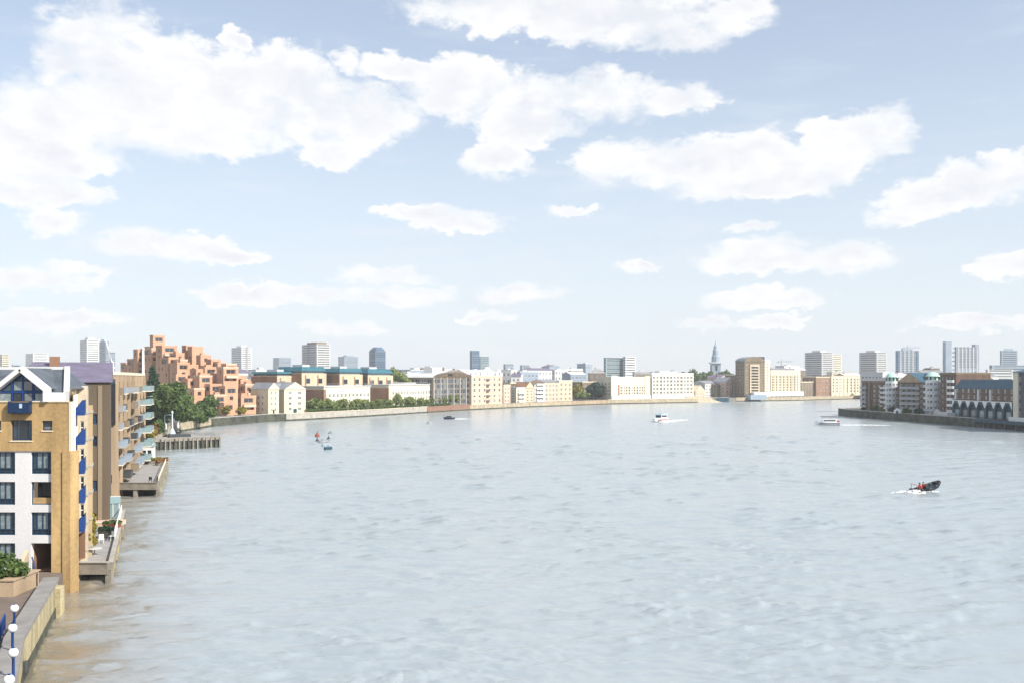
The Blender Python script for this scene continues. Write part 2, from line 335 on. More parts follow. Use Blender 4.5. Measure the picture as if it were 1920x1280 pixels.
class Bld:
    """A box building: local x runs along the front from A to B, y goes back from it, z up."""
    def __init__(s, name, label, cat, A, B, z0, z1, depth, group=None, parent=None):
        s.A = Vector((A[0], A[1])); s.B = Vector((B[0], B[1])); s.L = (s.B-s.A).length; s.D = depth; s.H = z1-z0; s.z0 = z0
        d = s.B-s.A; rz = math.atan2(d.y, d.x)
        if parent is None: s.root = thing(name, label, cat, (A[0], A[1], z0), rz, group)
        else:
            s.root = empty(name, (A[0]-parent.location.x, A[1]-parent.location.y, z0-parent.location.z), rz, parent)
    def walls(s, m, front=(), left=(), right=(), frame=None, style='cross', recess=.22, sink=1.5, floor_z=None, name='wall'):
        b = MB(); L, D, H = s.L, s.D, s.H; fm = frame or m_white
        sh = lambda hs: [(a,c,e+sink,f+sink) for a,c,e,f in hs]
        o = (0,0,-sink); T = H+sink
        b.panel(o, (1,0), L, T, sh(front), (0,1), recess); b.panel((0,D,-sink), (0,-1), D, T, sh(left), (1,0), recess)
        b.panel((L,0,-sink), (0,1), D, T, sh(right), (-1,0), recess); b.panel((L,D,-sink), (-1,0), L, T, [], (0,-1), recess)
        b.poly([(0,0,H),(L,0,H),(L,D,H),(0,D,H)])
        b.build(name, m, s.root)
        r = recess-.09
        for face, hs in (('f',front),('l',left),('r',right)):
            for a,c,e,f in hs:
                me = win_mesh(fm, random.choice((0,0,1,1,2)), style)
                loc, rz = {'f': ((a,r,e),0), 'l': ((r,D-a,e),-math.pi/2), 'r': ((L-r,a,e),math.pi/2)}[face]
                place(me, 'window', s.root, loc, rz, (c-a,1.15,f-e))
        return s
    def box(s, name, m, x0,x1,y0,y1,z0,z1, parent=None): return MB().box(x0,x1,y0,y1,z0,z1).build(name, m, parent or s.root)
    def parapet(s, m, h=.7, t=.35, over=.12, name='parapet'):
        L, D, H = s.L, s.D, s.H; b = MB()
        b.box(-over,L+over,-over,t,H-.02,H+h); b.box(-over,L+over,D-t,D+over,H-.02,H+h); b.box(-over,t,t,D-t,H-.02,H+h); b.box(L-t,L+over,t,D-t,H-.02,H+h)
        b.build(name, m, s.root); return s
    def roof(s, kind, h, m, gable=None, over=.35, x0=None, x1=None, z=None):
        L, D, H = s.L, s.D, s.H if z is None else z; x0 = 0 if x0 is None else x0; x1 = L if x1 is None else x1
        b = MB(); e = .01
        if kind == 'side':    # ridge along the front
            b.prismx([(-over,H+e),(D/2,H+h),(D+over,H+e)], x0-over, x1+over, 0, 1)
        elif kind == 'front': # gable to the front
            b.prism([(x0-over,H+e),((x0+x1)/2,H+h),(x1+over,H+e)], -over, D+over, 0, 1)
        elif kind == 'hip':
            k = min(D/2, (x1-x0)/2)*.95; o = over; c = [(x0-o,-o,H+e),(x1+o,-o,H+e),(x1+o,D+o,H+e),(x0-o,D+o,H+e)]
            if x1-x0 > D: r0, r1 = (x0+k,D/2,H+h), (x1-k,D/2,H+h); b.poly([c[0],c[1],r1,r0]); b.poly([c[1],c[2],r1]); b.poly([c[2],c[3],r0,r1]); b.poly([c[3],c[0],r0])
            else: r0, r1 = ((x0+x1)/2,k,H+h), ((x0+x1)/2,D-k,H+h); b.poly([c[0],c[1],r0]); b.poly([c[1],c[2],r1,r0]); b.poly([c[2],c[3],r1]); b.poly([c[3],c[0],r0,r1])
            b.poly(c[::-1])
        elif kind == 'mansard':
            k = h*.5; o = .1; b.poly([(x0-o,-o,H+e),(x1+o,-o,H+e),(x1-k,k,H+h),(x0+k,k,H+h)]); b.poly([(x1+o,-o,H+e),(x1+o,D+o,H+e),(x1-k,D-k,H+h),(x1-k,k,H+h)])
            b.poly([(x1+o,D+o,H+e),(x0-o,D+o,H+e),(x0+k,D-k,H+h),(x1-k,D-k,H+h)]); b.poly([(x0-o,D+o,H+e),(x0-o,-o,H+e),(x0+k,k,H+h),(x0+k,D-k,H+h)])
            b.poly([(x0+k,k,H+h),(x1-k,k,H+h),(x1-k,D-k,H+h),(x0+k,D-k,H+h)])
        elif kind == 'barrel':
            n = 10; b.prism([(x0-over+(x1-x0+2*over)*(.5-.5*math.cos(math.pi*k/n)), H+e+h*math.sin(math.pi*k/n)) for k in range(n+1)], -over, D+over, 0, 1)
        s.roof_o = b.build('roof', [m, gable or m], s.root); return s
    def bands(s, m, zs, t=.3, out=.12, name='string_course'):
        for z in zs: s.box(name, m, -out, s.L+out, -out, s.D+out, z, z+t)
        return s
    def balcony(s, u, v, wd, proj, slab, rail, rh=1.0, face='f', name='balcony'):
        r_ = MB().box(0,wd,-proj,-proj+.05,.003,rh).box(0,.05,-proj+.05,0,.003,rh).box(wd-.05,wd,-proj+.05,0,.003,rh)
        loc, rz = {'f': ((u,-.004,v),0), 'l': ((-.004,s.D-u,v),-math.pi/2), 'r': ((s.L+.004,u,v),math.pi/2)}[face]
        o = MB().box(0,wd,-proj,0,-.18,0).build(name, slab, s.root, loc, rz); r_.build('railing', rail, o); return o
def corner(px_l, px_c, px_r, d, ang=45):
    """front edge A,B and depth of a block that shows two faces: corner at px_c, lit face to px_r, shaded face back to px_l"""
    a = R(ang); A = Vector(pt(px_c, d)); u = Vector((math.cos(a), math.sin(a))); v = Vector((-math.sin(a), math.cos(a)))
    kr = (px_r-960)/F; L = (kr*A.y - A.x)/(u.x - kr*u.y)
    kl = (px_l-960)/F; D = (kl*A.y - A.x)/(v.x - kl*v.y)
    return A, A+u*L, max(D, 1.0)
BANK = [(420,404),(500,439),(570,456),(690,500),(800,554),(880,600),(980,654),(1140,735),(1300,783),(1380,818),(1500,857),(1610,923),(1700,990)]
def bd(px):                                  # distance at which the line of sight through px meets the bank line
    k = (px-960)/F
    for (p,d),(q,e) in zip(BANK[:-1],BANK[1:]):
        if px <= q or q == BANK[-1][0]:
            x0,x1 = gx(p,d),gx(q,e); t = (k*d-x0)/((x1-x0)-k*(e-d)); return d+(e-d)*t
def front(px0, px1, k=1.012): return pt(px0, bd(px0)*k), pt(px1, bd(px1)*k)

# ------------------------------------------------------------------ foliage
def lobes_crown(name, m, parent, lobes, n, leaf, seed, loc=(0,0,0)):
    g = np.random.default_rng(seed); lob = np.array(lobes, float); wgt = (lob[:,3]*lob[:,4]*lob[:,5])**.7; k = g.choice(len(lob), n, p=wgt/wgt.sum())
    v = g.normal(size=(n,3)); v /= np.linalg.norm(v,axis=1)[:,None]; rad = g.uniform(.25,1,n)**.45 * g.uniform(.86,1.1,n)
    c = lob[k,:3] + v*rad[:,None]*lob[k,3:6]
    nm = v + g.normal(size=(n,3))*.55; nm[:,2] += .25; nm /= np.linalg.norm(nm,axis=1)[:,None]
    ax = np.cross(nm, g.normal(size=(n,3))); ax /= np.linalg.norm(ax,axis=1)[:,None]; ay = np.cross(nm, ax); s = leaf*g.uniform(.55,1.3,n)[:,None]
    q = np.stack([c-ax*s-ay*s*.5, c+ax*s*.2-ay*s*.75, c+ax*s+ay*s*.35, c-ax*s*.3+ay*s*.8], 1).reshape(-1,3)
    me = bpy.data.meshes.new(name); me.vertices.add(4*n); me.vertices.foreach_set('co', q.ravel()); me.loops.add(4*n); me.loops.foreach_set('vertex_index', np.arange(4*n))
    me.polygons.add(n); me.polygons.foreach_set('loop_start', np.arange(n)*4); me.polygons.foreach_set('loop_total', np.full(n,4)); me.materials.append(m); me.update(); me.validate()
    return place(me, name, parent, loc)
def make_tree(label, loc, h, w, m, n=2600, leaf=.45, seed=1, cone=False, group=None, name='tree', trunk_frac=.28, cat='tree'):
    g = np.random.default_rng(seed*13+5); t = thing(name, label, cat, loc, 0, group); b = MB(); th = h*trunk_frac; r = max(.05, h*.022)
    b.tube((0,0,-.3),(0,0,th),r,r*.75,8); top = Vector((g.normal()*.04*h, g.normal()*.04*h, h*.8)); b.tube((0,0,th),top,r*.75,r*.2,7)
    lobes = []
    if cone:
        for k in range(9): f = k/8; lobes.append((g.normal()*.03*w, g.normal()*.03*w, th+(h-th)*(.06+.86*f), w*.5*(1-f*.82)+.15, w*.5*(1-f*.82)+.15, h*.09))
    else:
        nl = 9
        for k in range(nl):
            a = 2.4*k+g.uniform(0,.8); f = (k+.5)/nl; rr = w*.5*(.62*math.sin(math.pi*(.12+.80*f))+.05)*g.uniform(.8,1.15); z = th+(h-th)*(.16+.66*f); s = w*.5*g.uniform(.36,.52)*(1.1-.35*f)
            lobes.append((rr*math.cos(a), rr*math.sin(a), z, s, s, s*.78*min(1.25, (h-th)/w+.25)))
            b.tube((0,0,th*g.uniform(.8,1.3)), (rr*math.cos(a)*.8, rr*math.sin(a)*.8, z), r*.45, r*.12, 5)
        lobes.append((0,0,th+(h-th)*.5, w*.3, w*.3, (h-th)*.36))
    b.build('trunk', m_bark, t, smooth=True); lobes_crown('crown', m, t, lobes, n, leaf, seed); return t
def copy_tree(o, parent=None):
    c = o.copy(); COL.objects.link(c); c.parent = parent
    for ch in o.children: copy_tree(ch, c)
    return c

# ================================================================== RIVER AND LAND
def waves(x, y, cell):
    g = np.random.default_rng(3); h = np.zeros_like(x)
    # broad patches of stronger and weaker chop
    patch = .70 + .45*np.sin(x*.031+y*.017+1.0)*np.sin(y*.043-x*.011+.4) + .25*np.sin(x*.083-y*.06)
    grp = np.sin(x*.19+1.7*np.sin(y*.051))*np.sin(y*.163+1.3*np.sin(x*.067+2)) + .8*np.sin(x*.37-y*.11+2)*np.sin(y*.29+x*.09)
    patch = np.clip(patch, .25, 1.4)*(.55+1.15*np.clip(grp-.15,0,1.4)**1.3)
    for k in range(52):
        lam = .8*(7.5/.8)**(g.uniform(0,1)**1.25); th = g.normal(.12,.50) + math.pi/2; kk = 2*math.pi/lam; ph = g.uniform(0,2*math.pi)
        amp = .0082*lam**.66; fade = np.clip((lam/np.maximum(cell,1e-6)-2.5)/3, 0, 1)
        a = kk*(x*math.cos(th)+y*math.sin(th))+ph + 1.2*np.sin(x*.11*math.sin(th)-y*.11*math.cos(th)+ph*3)
        s = np.sin(a); h += amp*fade*(s + .40*np.sin(2*a) + .18*np.sin(3*a))*(patch if lam < 4 else .8)
    def ridge(p, q, wd, amp, lam):
        p, q = np.array(p), np.array(q); L = np.linalg.norm(q-p); u = (q-p)/L
        t = (x-p[0])*u[0]+(y-p[1])*u[1]; s = -(x-p[0])*u[1]+(y-p[1])*u[0] + .8*np.sin(t*.14)+.4*np.sin(t*.41)
        return amp*np.exp(-(s/wd)**2)*np.cos(2*math.pi*s/lam)*np.clip(t/12,0,1)*np.clip((L-t)/12,0,1)*(.6+.4*np.sin(t*.33)*np.sin(t*.71+1))
    h += ridge((8,228),(70,174),2.6,.20,4.2)+ridge((-64,238),(-12,236),2.0,.13,3.4)+ridge((40,70),(75,140),7,.09,5.5)+ridge((-20,108),(-2,92),3.5,.16,4.5)
    h += ridge((52,112),(66,150),5,.10,4.6)+ridge((120,330),(62,410),3,.14,5)
    return h
def make_river():
    ny, nx = 1250, 660
    ys = 22*(2600/22)**np.linspace(0,1,ny)
    u = np.linspace(-1,1,nx); u = .62*u + .38*u**3
    Y, U = np.meshgrid(ys, u, indexing='ij'); half = .68*Y+22; Xx = U*half + Y*.02
    cell = np.maximum(Y*math.log(2600/22)/ny, 1.3*half/nx)
    Z = waves(Xx, Y, cell)
    # single short wavelets with a steep near face, gathered in loose groups
    g = np.random.default_rng(11); n_w = 0; ulist = u
    while n_w < 2100:
        yy = 58*(330/58)**g.uniform(0,1); xx = g.uniform(-.62,.62)*yy
        c_ = math.sin(xx*.09+1.3*math.sin(yy*.04))*math.sin(yy*.075+xx*.03+1)+.7*math.sin(xx*.21-yy*.13)*math.sin(yy*.17+2)
        if c_ < g.uniform(-.7,.9): continue
        n_w += 1; l = g.uniform(.5,1.5)*(1+yy/260); wd = g.uniform(.22,.42)*(1+yy/220); A = wd*g.uniform(.15,.60); an = g.normal(.1,.22)
        r0 = int(np.searchsorted(ys, yy-wd*1.2-l*.3)); r1 = int(np.searchsorted(ys, yy+wd*3.5+l*.3)); hf = .68*yy+22
        c0 = int(np.searchsorted(ulist, (xx-2.4*l-yy*.02)/hf)); c1_ = int(np.searchsorted(ulist, (xx+2.4*l-yy*.02)/hf))
        X_, Y_ = Xx[r0:r1,c0:c1_]-xx, Y[r0:r1,c0:c1_]-yy; p_ = X_*math.cos(an)+Y_*math.sin(an); q_ = (Y_*math.cos(an)-X_*math.sin(an) + .12*l*np.cos(p_/l*2.2))/wd
        f_ = np.where(q_ < 0, np.clip(1+q_/.8,0,1)**1.5, np.exp(-(q_/1.5)**2)); Z[r0:r1,c0:c1_] += A*f_*np.exp(-(p_/l)**2)
    co = np.stack([Xx,Y,Z],-1).reshape(-1,3); idx = np.arange(ny*nx).reshape(ny,nx)
    q = np.stack([idx[:-1,:-1],idx[:-1,1:],idx[1:,1:],idx[1:,:-1]],-1).reshape(-1,4); n = len(q)
    me = bpy.data.meshes.new('river'); me.vertices.add(len(co)); me.vertices.foreach_set('co', co.ravel()); me.loops.add(4*n); me.loops.foreach_set('vertex_index', q.ravel())
    me.polygons.add(n); me.polygons.foreach_set('loop_start', np.arange(n)*4); me.polygons.foreach_set('loop_total', np.full(n,4)); me.polygons.foreach_set('use_smooth', np.ones(n,bool)); me.update()
    m = bpy.data.materials.new('silty_river_water'); m.use_nodes = True; nt = m.node_tree; N = nt.nodes; K = nt.links; b = N['Principled BSDF']
    b.inputs['Base Color'].default_value = (.19,.19,.165,1); b.inputs['Roughness'].default_value = .22; b.inputs['IOR'].default_value = 2.7; b.inputs['Specular IOR Level'].default_value = .9
    tc = N.new('ShaderNodeTexCoord')
    def noi(sc, det, vec=(1,1,1)):
        mp = N.new('ShaderNodeMapping'); mp.inputs['Scale'].default_value = vec; mp.inputs['Rotation'].default_value = (0,0,.35); K.new(tc.outputs['Object'], mp.inputs[0])
        t = N.new('ShaderNodeTexNoise'); t.inputs['Scale'].default_value = sc; t.inputs['Detail'].default_value = det; K.new(mp.outputs[0], t.inputs[0]); return t.outputs[0]
    big = noi(.02,3,(.5,1.6,1)); mid = noi(.16,3,(.7,1.3,1))
    mr = N.new('ShaderNodeMapRange'); K.new(big, mr.inputs[0]); mr.inputs[1].default_value=.32; mr.inputs[2].default_value=.68; mr.inputs[3].default_value=.35; mr.inputs[4].default_value=1.0
    fine = noi(1.5,4,(.6,1.4,1)); sm = N.new('ShaderNodeMath'); sm.operation='MULTIPLY_ADD'; K.new(mid, sm.inputs[0]); sm.inputs[1].default_value=1.6; K.new(fine, sm.inputs[2])
    bp = N.new('ShaderNodeBump'); bp.inputs['Distance'].default_value=.10; K.new(mr.outputs[0], bp.inputs['Strength']); K.new(sm.outputs[0], bp.inputs['Height']); K.new(bp.outputs[0], b.inputs['Normal'])
    # silt in lighter and darker drifts, with reflected sky's pale blue put in
    mx = N.new('ShaderNodeMix'); mx.data_type='RGBA'; K.new(big, mx.inputs[0]); mx.inputs[6].default_value=(.28,.33,.35,1); mx.inputs[7].default_value=(.325,.36,.365,1); # silt and the bank buildings' reflection, both coloured brown along the near bank
    sx = N.new('ShaderNodeSeparateXYZ'); K.new(tc.outputs['Object'], sx.inputs[0])
    t1 = N.new('ShaderNodeMath'); t1.operation='MULTIPLY_ADD'; K.new(sx.outputs[1], t1.inputs[0]); t1.inputs[1].default_value=.36; K.new(sx.outputs[0], t1.inputs[2])
    t2 = N.new('ShaderNodeMath'); t2.operation='MULTIPLY_ADD'; K.new(mid, t2.inputs[0]); t2.inputs[1].default_value=22; K.new(t1.outputs[0], t2.inputs[2])
    t3 = N.new('ShaderNodeMapRange'); t3.interpolation_type='SMOOTHSTEP'; K.new(t2.outputs[0], t3.inputs[0]); t3.inputs[1].default_value=16; t3.inputs[2].default_value=-2
    m2 = N.new('ShaderNodeMix'); m2.data_type='RGBA'; K.new(t3.outputs[0], m2.inputs[0]); K.new(mx.outputs[2], m2.inputs[6]); m2.inputs[7].default_value=(.20,.165,.115,1); K.new(m2.outputs[2], b.inputs['Base Color'])
    me.materials.append(m); tag(place(me,'river'), 'wide pale silty river with short wind chop', None, kind='structure')
make_river()
LEFT = [(-22,18),(-27.8,50),(-28.4,54),(-32.6,63.2),(-39.2,82),(-41.6,89),(-47.4,108),(-57,131),(-66.5,155),(-79,203),(-90,240),(-101,263),(-112,300),(-123,350),(-124,395)]
FAR = LEFT + [pt(p,d) for p,d in BANK[1:]] + [(640,1180),(1500,1900),(4200,3600)]
def land(name, label, poly, z0, z1, m):
    return tag(MB().ext(poly, z0, z1).build(name, m), label, None, kind='structure')
land('riverbed', 'dark bed under the river', [(-5600,-150),(5600,-150),(5600,5700),(-5600,5700)], -3.2, -2.2, m_ground)
i155 = LEFT.index((-66.5,155))
land('walkway', 'brown paved riverside path beside the river wall', LEFT[:i155+1]+[(-140,155),(-140,18)], -2.1, 2.0, m_paving)
land('ground', 'city ground behind the far quays', [(-140.1,155.1)]+FAR[i155:]+[(4200,5600),(-5500,5600),(-5500,155.1)], -2.1, 3.2, m_ground)
RIGHT = [(225,60),(206,300),(201,355),(197,388),(189.5,392),(183,440),(175.5,497),(178,522),(200,548),(262,585),(430,680),(1500,1150),(4200,2600)]
land('peninsula_ground', 'ground of the low point across the river', RIGHT+[(4200,60)], -2.1, 3.4, m_ground)

# ================================================================== QUAY WALLS
def offset_line(pts, k):
    out = []
    for i in range(len(pts)):
        a = Vector(pts[max(0,i-1)]); b = Vector(pts[min(len(pts)-1,i+1)]); d = (b-a).normalized(); out.append(Vector(pts[i]) + Vector((d.y,-d.x))*k)
    return out
def quay(name, label, pts, z1, m, thick=.9, out=.35, coping=None, cat='river wall', z0=-2, cop_h=.25):
    t = thing(name, label, cat, (pts[0][0], pts[0][1], 0)); O = Vector(pts[0])
    o = [p-O for p in offset_line(pts, out)]; i = [p-O for p in offset_line(pts, out-thick)]
    def strip(o_, i_, a, b, nm, mm):
        mb = MB()
        for k in range(len(o_)-1):
            p,q,r,s = o_[k],o_[k+1],i_[k+1],i_[k]
            mb.poly([(p.x,p.y,a),(q.x,q.y,a),(q.x,q.y,b),(p.x,p.y,b)]); mb.poly([(s.x,s.y,a),(s.x,s.y,b),(r.x,r.y,b),(r.x,r.y,a)]); mb.poly([(p.x,p.y,b),(q.x,q.y,b),(r.x,r.y,b),(s.x,s.y,b)])
        for p, s in ((o_[0],i_[0]),(o_[-1],i_[-1])): mb.poly([(p.x,p.y,a),(s.x,s.y,a),(s.x,s.y,b),(p.x,p.y,b)])
        mb.build(nm, mm, t)
    strip(o, i, z0, z1, 'wall_face', m)
    o3 = [p-O for p in offset_line(pts, out+.06)]; strip(o3, i, z0-.1, .75, 'tide_band', m_darkwall)
    if coping:
        o2 = [p-O for p in offset_line(pts, out+.12)]; i2 = [p-O for p in offset_line(pts, out-thick-.12)]
        strip(o2, i2, z1+.003, z1+cop_h, 'coping', coping)
    return t
# near river wall: mossy concrete with a flat grey coping and buttress at its end
nw = quay('river_wall', 'mossy concrete river wall with wide grey coping beside the brown path', LEFT[0:5], 2.72, m_rivermoss, thick=1.0, coping=m_coping, cop_h=.3)
bO = Vector(LEFT[0]); e = Vector(LEFT[4])-bO
MB().ext([(e.x+.25,e.y-1.6),(e.x+1.25,e.y-1.4),(e.x+.9,e.y+.2),(e.x-.1,e.y+.2)], -2, 2.3).build('buttress', m_rivermoss, nw)
for k in (2,3):
    p = Vector(LEFT[k])-bO; MB().ext([(p.x+.3,p.y-.2),(p.x+.62,p.y-.1),(p.x+.5,p.y+.45),(p.x+.2,p.y+.35)], .6, 1.3).build('drain_outlet', m_darkmetal, nw)
quay('embankment', 'low stone embankment below the big riverside trees', LEFT[11:15], 3.5, m_stone, coping=m_timber)
quay('dock_wall', 'dark timber faced quay below the stepped orange apartments', [LEFT[14]]+[pt(p,d) for p,d in BANK[1:2]]+[pt(535,447)], 3.4, m_darkwall, thick=1.6, out=.8, coping=m_concrete)
quay('quay_wall', 'pale stone quay wall under the row of small round trees', [pt(535,447)]+[pt(p,bd(p)) for p in (570,630,690,745,800)], 3.4, m_greystone, coping=m_cream)
quay('quay_wall', 'reddish brown brick quay wall under the dark glass building', [pt(p,bd(p)) for p in (800,840,880)], 3.6, m_redwall, out=.6)
quay('quay_wall', 'pale quay wall below the pink riverside warehouses', [pt(p,bd(p)) for p in (880,980,1072)], 3.1, m_stone)
quay('quay_wall', 'tan quay wall below the yellow and green trees', [pt(p,bd(p)) for p in (1072,1140)], 3.3, m_stock)
quay('quay_wall', 'buff quay wall with a dark tide line below the long cream wharf', [pt(p,bd(p)) for p in (1140,1220,1300,1335)], 3.5, m_stone, coping=m_cream)
quay('quay_wall', 'grey quay wall between the dock mouth and the far brown wharf', [pt(p,bd(p)) for p in (1380,1500,1610,1700)], 3.5, m_stone)
pw = quay('tidal_wall', 'dark weed covered tidal wall around the low point', [(189.5,392),(183,440),(175.5,497),(178,522),(200,548)][::-1], 3.5, m_darkwall, thick=2.0, out=.6, coping=m_concrete)

# ================================================================== NEAR APARTMENT BLOCK (front plane 89 m away)
D0 = 89.0
X = lambda px: gx(px, D0)
Z = lambda py: gz(py, D0)
nb = thing('apartment_building', 'tan brick riverside apartment block with white gable and blue framed windows', 'apartment building', (X(40), D0, 2.0))
nO = nb.location.copy()
lx = lambda px: X(px)-nO.x
lz = lambda py: Z(py)-nO.z
XL = -190
up_holes = [(20,60,787,825),(79,98,788,806),(-17,2,788,806),(-120,-80,787,825),(-60,-41,788,806)]
def hz(hs, x0, zb): return [(lx(a)-lx(x0), lx(b)-lx(x0), lz(d)-zb, lz(c)-zb) for a,b,c,d in hs]
zb = lz(845)
mb = MB().panel((lx(XL),0,zb), (1,0), lx(133)-lx(XL), lz(752)-zb, hz(up_holes+[(20,60,752,772)], XL, zb)[:-1], (0,1), .3)
mb.poly([(lx(XL),0,lz(752)),(lx(133),0,lz(752)),(lx(133),.5,lz(752)),(lx(XL),.5,lz(752))])
mb.poly([(lx(XL),0,zb),(lx(133),0,zb),(lx(133),1.2,zb),(lx(XL),1.2,zb)])
mb.build('brick_wall', m_tan, nb)
rows = [(847,888),(903,946),(960,1003)]
wh = [(a,b,c,d) for a,b in ((57,97),(-13,27),(-83,-43),(-153,-113)) for c,d in rows] + [(-13,27,1018,1058),(-83,-43,1018,1058),(-153,-113,1018,1058)]
zb0 = -.4
MB().panel((lx(XL),.12,zb0), (1,0), lx(97)-lx(XL), zb-zb0, hz(wh, XL, zb0)+[(lx(57)-lx(XL), lx(97)-lx(XL), .4, lz(1018)-zb0)], (0,1), .55).build('white_wall', m_render, nb)
def near_window(px0,px1,py0,py1, kind='pair', depth=.42):
    w_, h_ = lx(px1)-lx(px0), lz(py0)-lz(py1); t = .1; f = MB()
    f.box(0,t,0,.12,0,h_); f.box(w_-t,w_,0,.12,0,h_); f.box(t,w_-t,0,.12,0,t); f.box(t,w_-t,0,.12,h_-t,h_)
    cols = {'pair': [(.24,.49),(.51,.76)], 'small': [(0.08,.92)], 'side': [(.05,.24),(.27,.73),(.76,.95)], 'open': []}[kind]
    cols = [(a*w_, b*w_) for a,b in cols]
    if kind == 'pair':
        for u in (.23,.5,.77): f.box(w_*u-.05,w_*u+.05,.01,.11,t,h_-t)
        f.box(t,w_-t,-.02,.10,h_*.22,h_*.22+.06); f.box(t,w_-t,-.02,.10,h_*.1,h_*.1+.05)
    if kind == 'side':
        for u in (.25,.74): f.box(w_*u-.04,w_*u+.04,.01,.11,t,h_-t)
    fr = f.build('window', m_bluedark, nb, (lx(px0), depth-.12 if kind!='small' else .16, lz(py1)))
    if kind == 'pair':
        for a,b in [(.1,w_*.22)]+cols+[(w_*.78,w_-.1)]:
            MB().box(a+.04,b-.04,.06,.075,h_*.24+.06,h_-t).build('pane', m_curtain if (a,b) in cols else m_glass[1], fr)
        MB().box(.1,w_-.1,.06,.075,.1,h_*.24+.05).build('pane', m_glass[0], fr)
    elif kind == 'side':
        for k,(a,b) in enumerate(cols): MB().box(a+.04,b-.04,.06,.075,t,h_-t).build('pane', m_glass[0] if k==1 else m_glass[1], fr)
    elif kind == 'small':
        MB().box(.09,w_-.09,.05,.065,.1,h_*.36).build('pane', m_glass[2], fr); MB().box(.09,w_-.09,.05,.065,h_*.36,h_-.1).build('pane', m_glass[0], fr)
    else:
        MB().box(t,w_-t,.9,.95,0,h_).build('pane', m_glass[0], fr); MB().box(t,w_-t,.0,.15,.1,h_*.3).build('balcony_front', m_tan, fr)
    return fr
for a,b,c,d in wh: near_window(a,b,c,d, 'open' if (a,c)==(57,903) else 'pair')
for a,b,c,d in up_holes: near_window(a,b,c,d, 'side' if b-a > 30 else 'small')
for a,b,c,d in up_holes:
    MB().box(lx(a)-.08,lx(b)+.08,-.07,.2,lz(d)-.12,lz(d)-.003).build('window_sill', m_cream, nb)
# corner piers standing in the river
MB().box(lx(97.2),lx(117),-.12,1.6,-4,zb-.003).build('brick_pier', m_tan, nb)
MB().box(lx(117),lx(119),.1,1.4,-4,zb-.004).build('pier_shadow_groove', m_brown2, nb)  # shadow line between the piers put into a darker brown brick
MB().box(lx(119),lx(134),-.25,1.5,-4,zb-.003).build('brick_pier', m_tan, nb)
MB().box(lx(129.5),lx(134),-.06,.4,zb,lz(752)).build('corner_strip', m_creamw, nb)
# entrance passage under the block
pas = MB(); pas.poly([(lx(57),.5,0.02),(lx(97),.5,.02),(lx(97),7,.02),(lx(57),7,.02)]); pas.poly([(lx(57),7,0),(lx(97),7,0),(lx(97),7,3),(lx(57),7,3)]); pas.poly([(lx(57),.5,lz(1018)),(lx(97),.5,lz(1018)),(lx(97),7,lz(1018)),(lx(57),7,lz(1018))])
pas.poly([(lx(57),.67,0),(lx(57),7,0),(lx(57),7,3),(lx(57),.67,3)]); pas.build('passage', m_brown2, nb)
MB().box(lx(72),lx(90),6.2,6.5,0,1.9).build('passage_door', m_teal, nb); MB().box(lx(70),lx(97),4.0,4.3,1.9,2.2).build('passage_beam', m_cream, nb)
# river side wall, running back along the bank
S = Vector((-.375,.927)).normalized(); NS = Vector((S.y,-S.x)); so_ = Vector((lx(134),.3)); LS = 13.0
side_holes = []
for c in (777,833,889,945,1000): side_holes.append((2.0,4.4,lz(c)+4+.1,lz(c)+4+2.1)); side_holes.append((5.4,6.6,lz(c)+4+.8,lz(c)+4+2.0))
MB().panel((so_.x,so_.y,-4), tuple(S), LS, lz(752)+4, side_holes, tuple(-NS), .3).build('river_wall_face', m_sidebrick, nb)
for a,b,c,d in side_holes:
    o2 = so_+S*a-NS*.2; place(win_mesh(m_bluedark, 1, 'cross'), 'window', nb, (o2.x,o2.y,c-4), math.atan2(S.y,S.x), (b-a,1,d-c))
for c in (777,833,889,945,1000):
    b = MB(); z0 = 0; wd_, pr = 3.2, .95
    b.box(0,wd_,-pr,0,-.22,0); b.poly([(0,0,.02),(0,-pr,.02),(0,-pr,1.25),(0,-pr*.8,1.25),(0,0,.25)]); b.poly([(.06,0,.02),(.06,-pr,.02),(.06,-pr,1.25),(.06,-pr*.8,1.25),(.06,0,.25)][::-1])
    b.box(0,wd_,-pr-.03,-pr+.03,0,1.25); b.poly([(wd_,0,.02),(wd_,-pr,.02),(wd_,-pr,1.25),(wd_,0,.25)])
    p = so_+S*1.2; bo = b.build('balcony', m_bluepaint, nb, (p.x,p.y,lz(c)+.1), math.atan2(S.y,S.x))
    MB().box(.1,wd_-.1,-pr+.05,-.05,.005,.03).build('balcony_floor', m_lead, bo)
for t_ in (.7,4.9): p = so_+S*t_+NS*.1; MB().tube((p.x,p.y,-2),(p.x,p.y,lz(740)),.09).build('downpipe', m_white, nb, smooth=True)
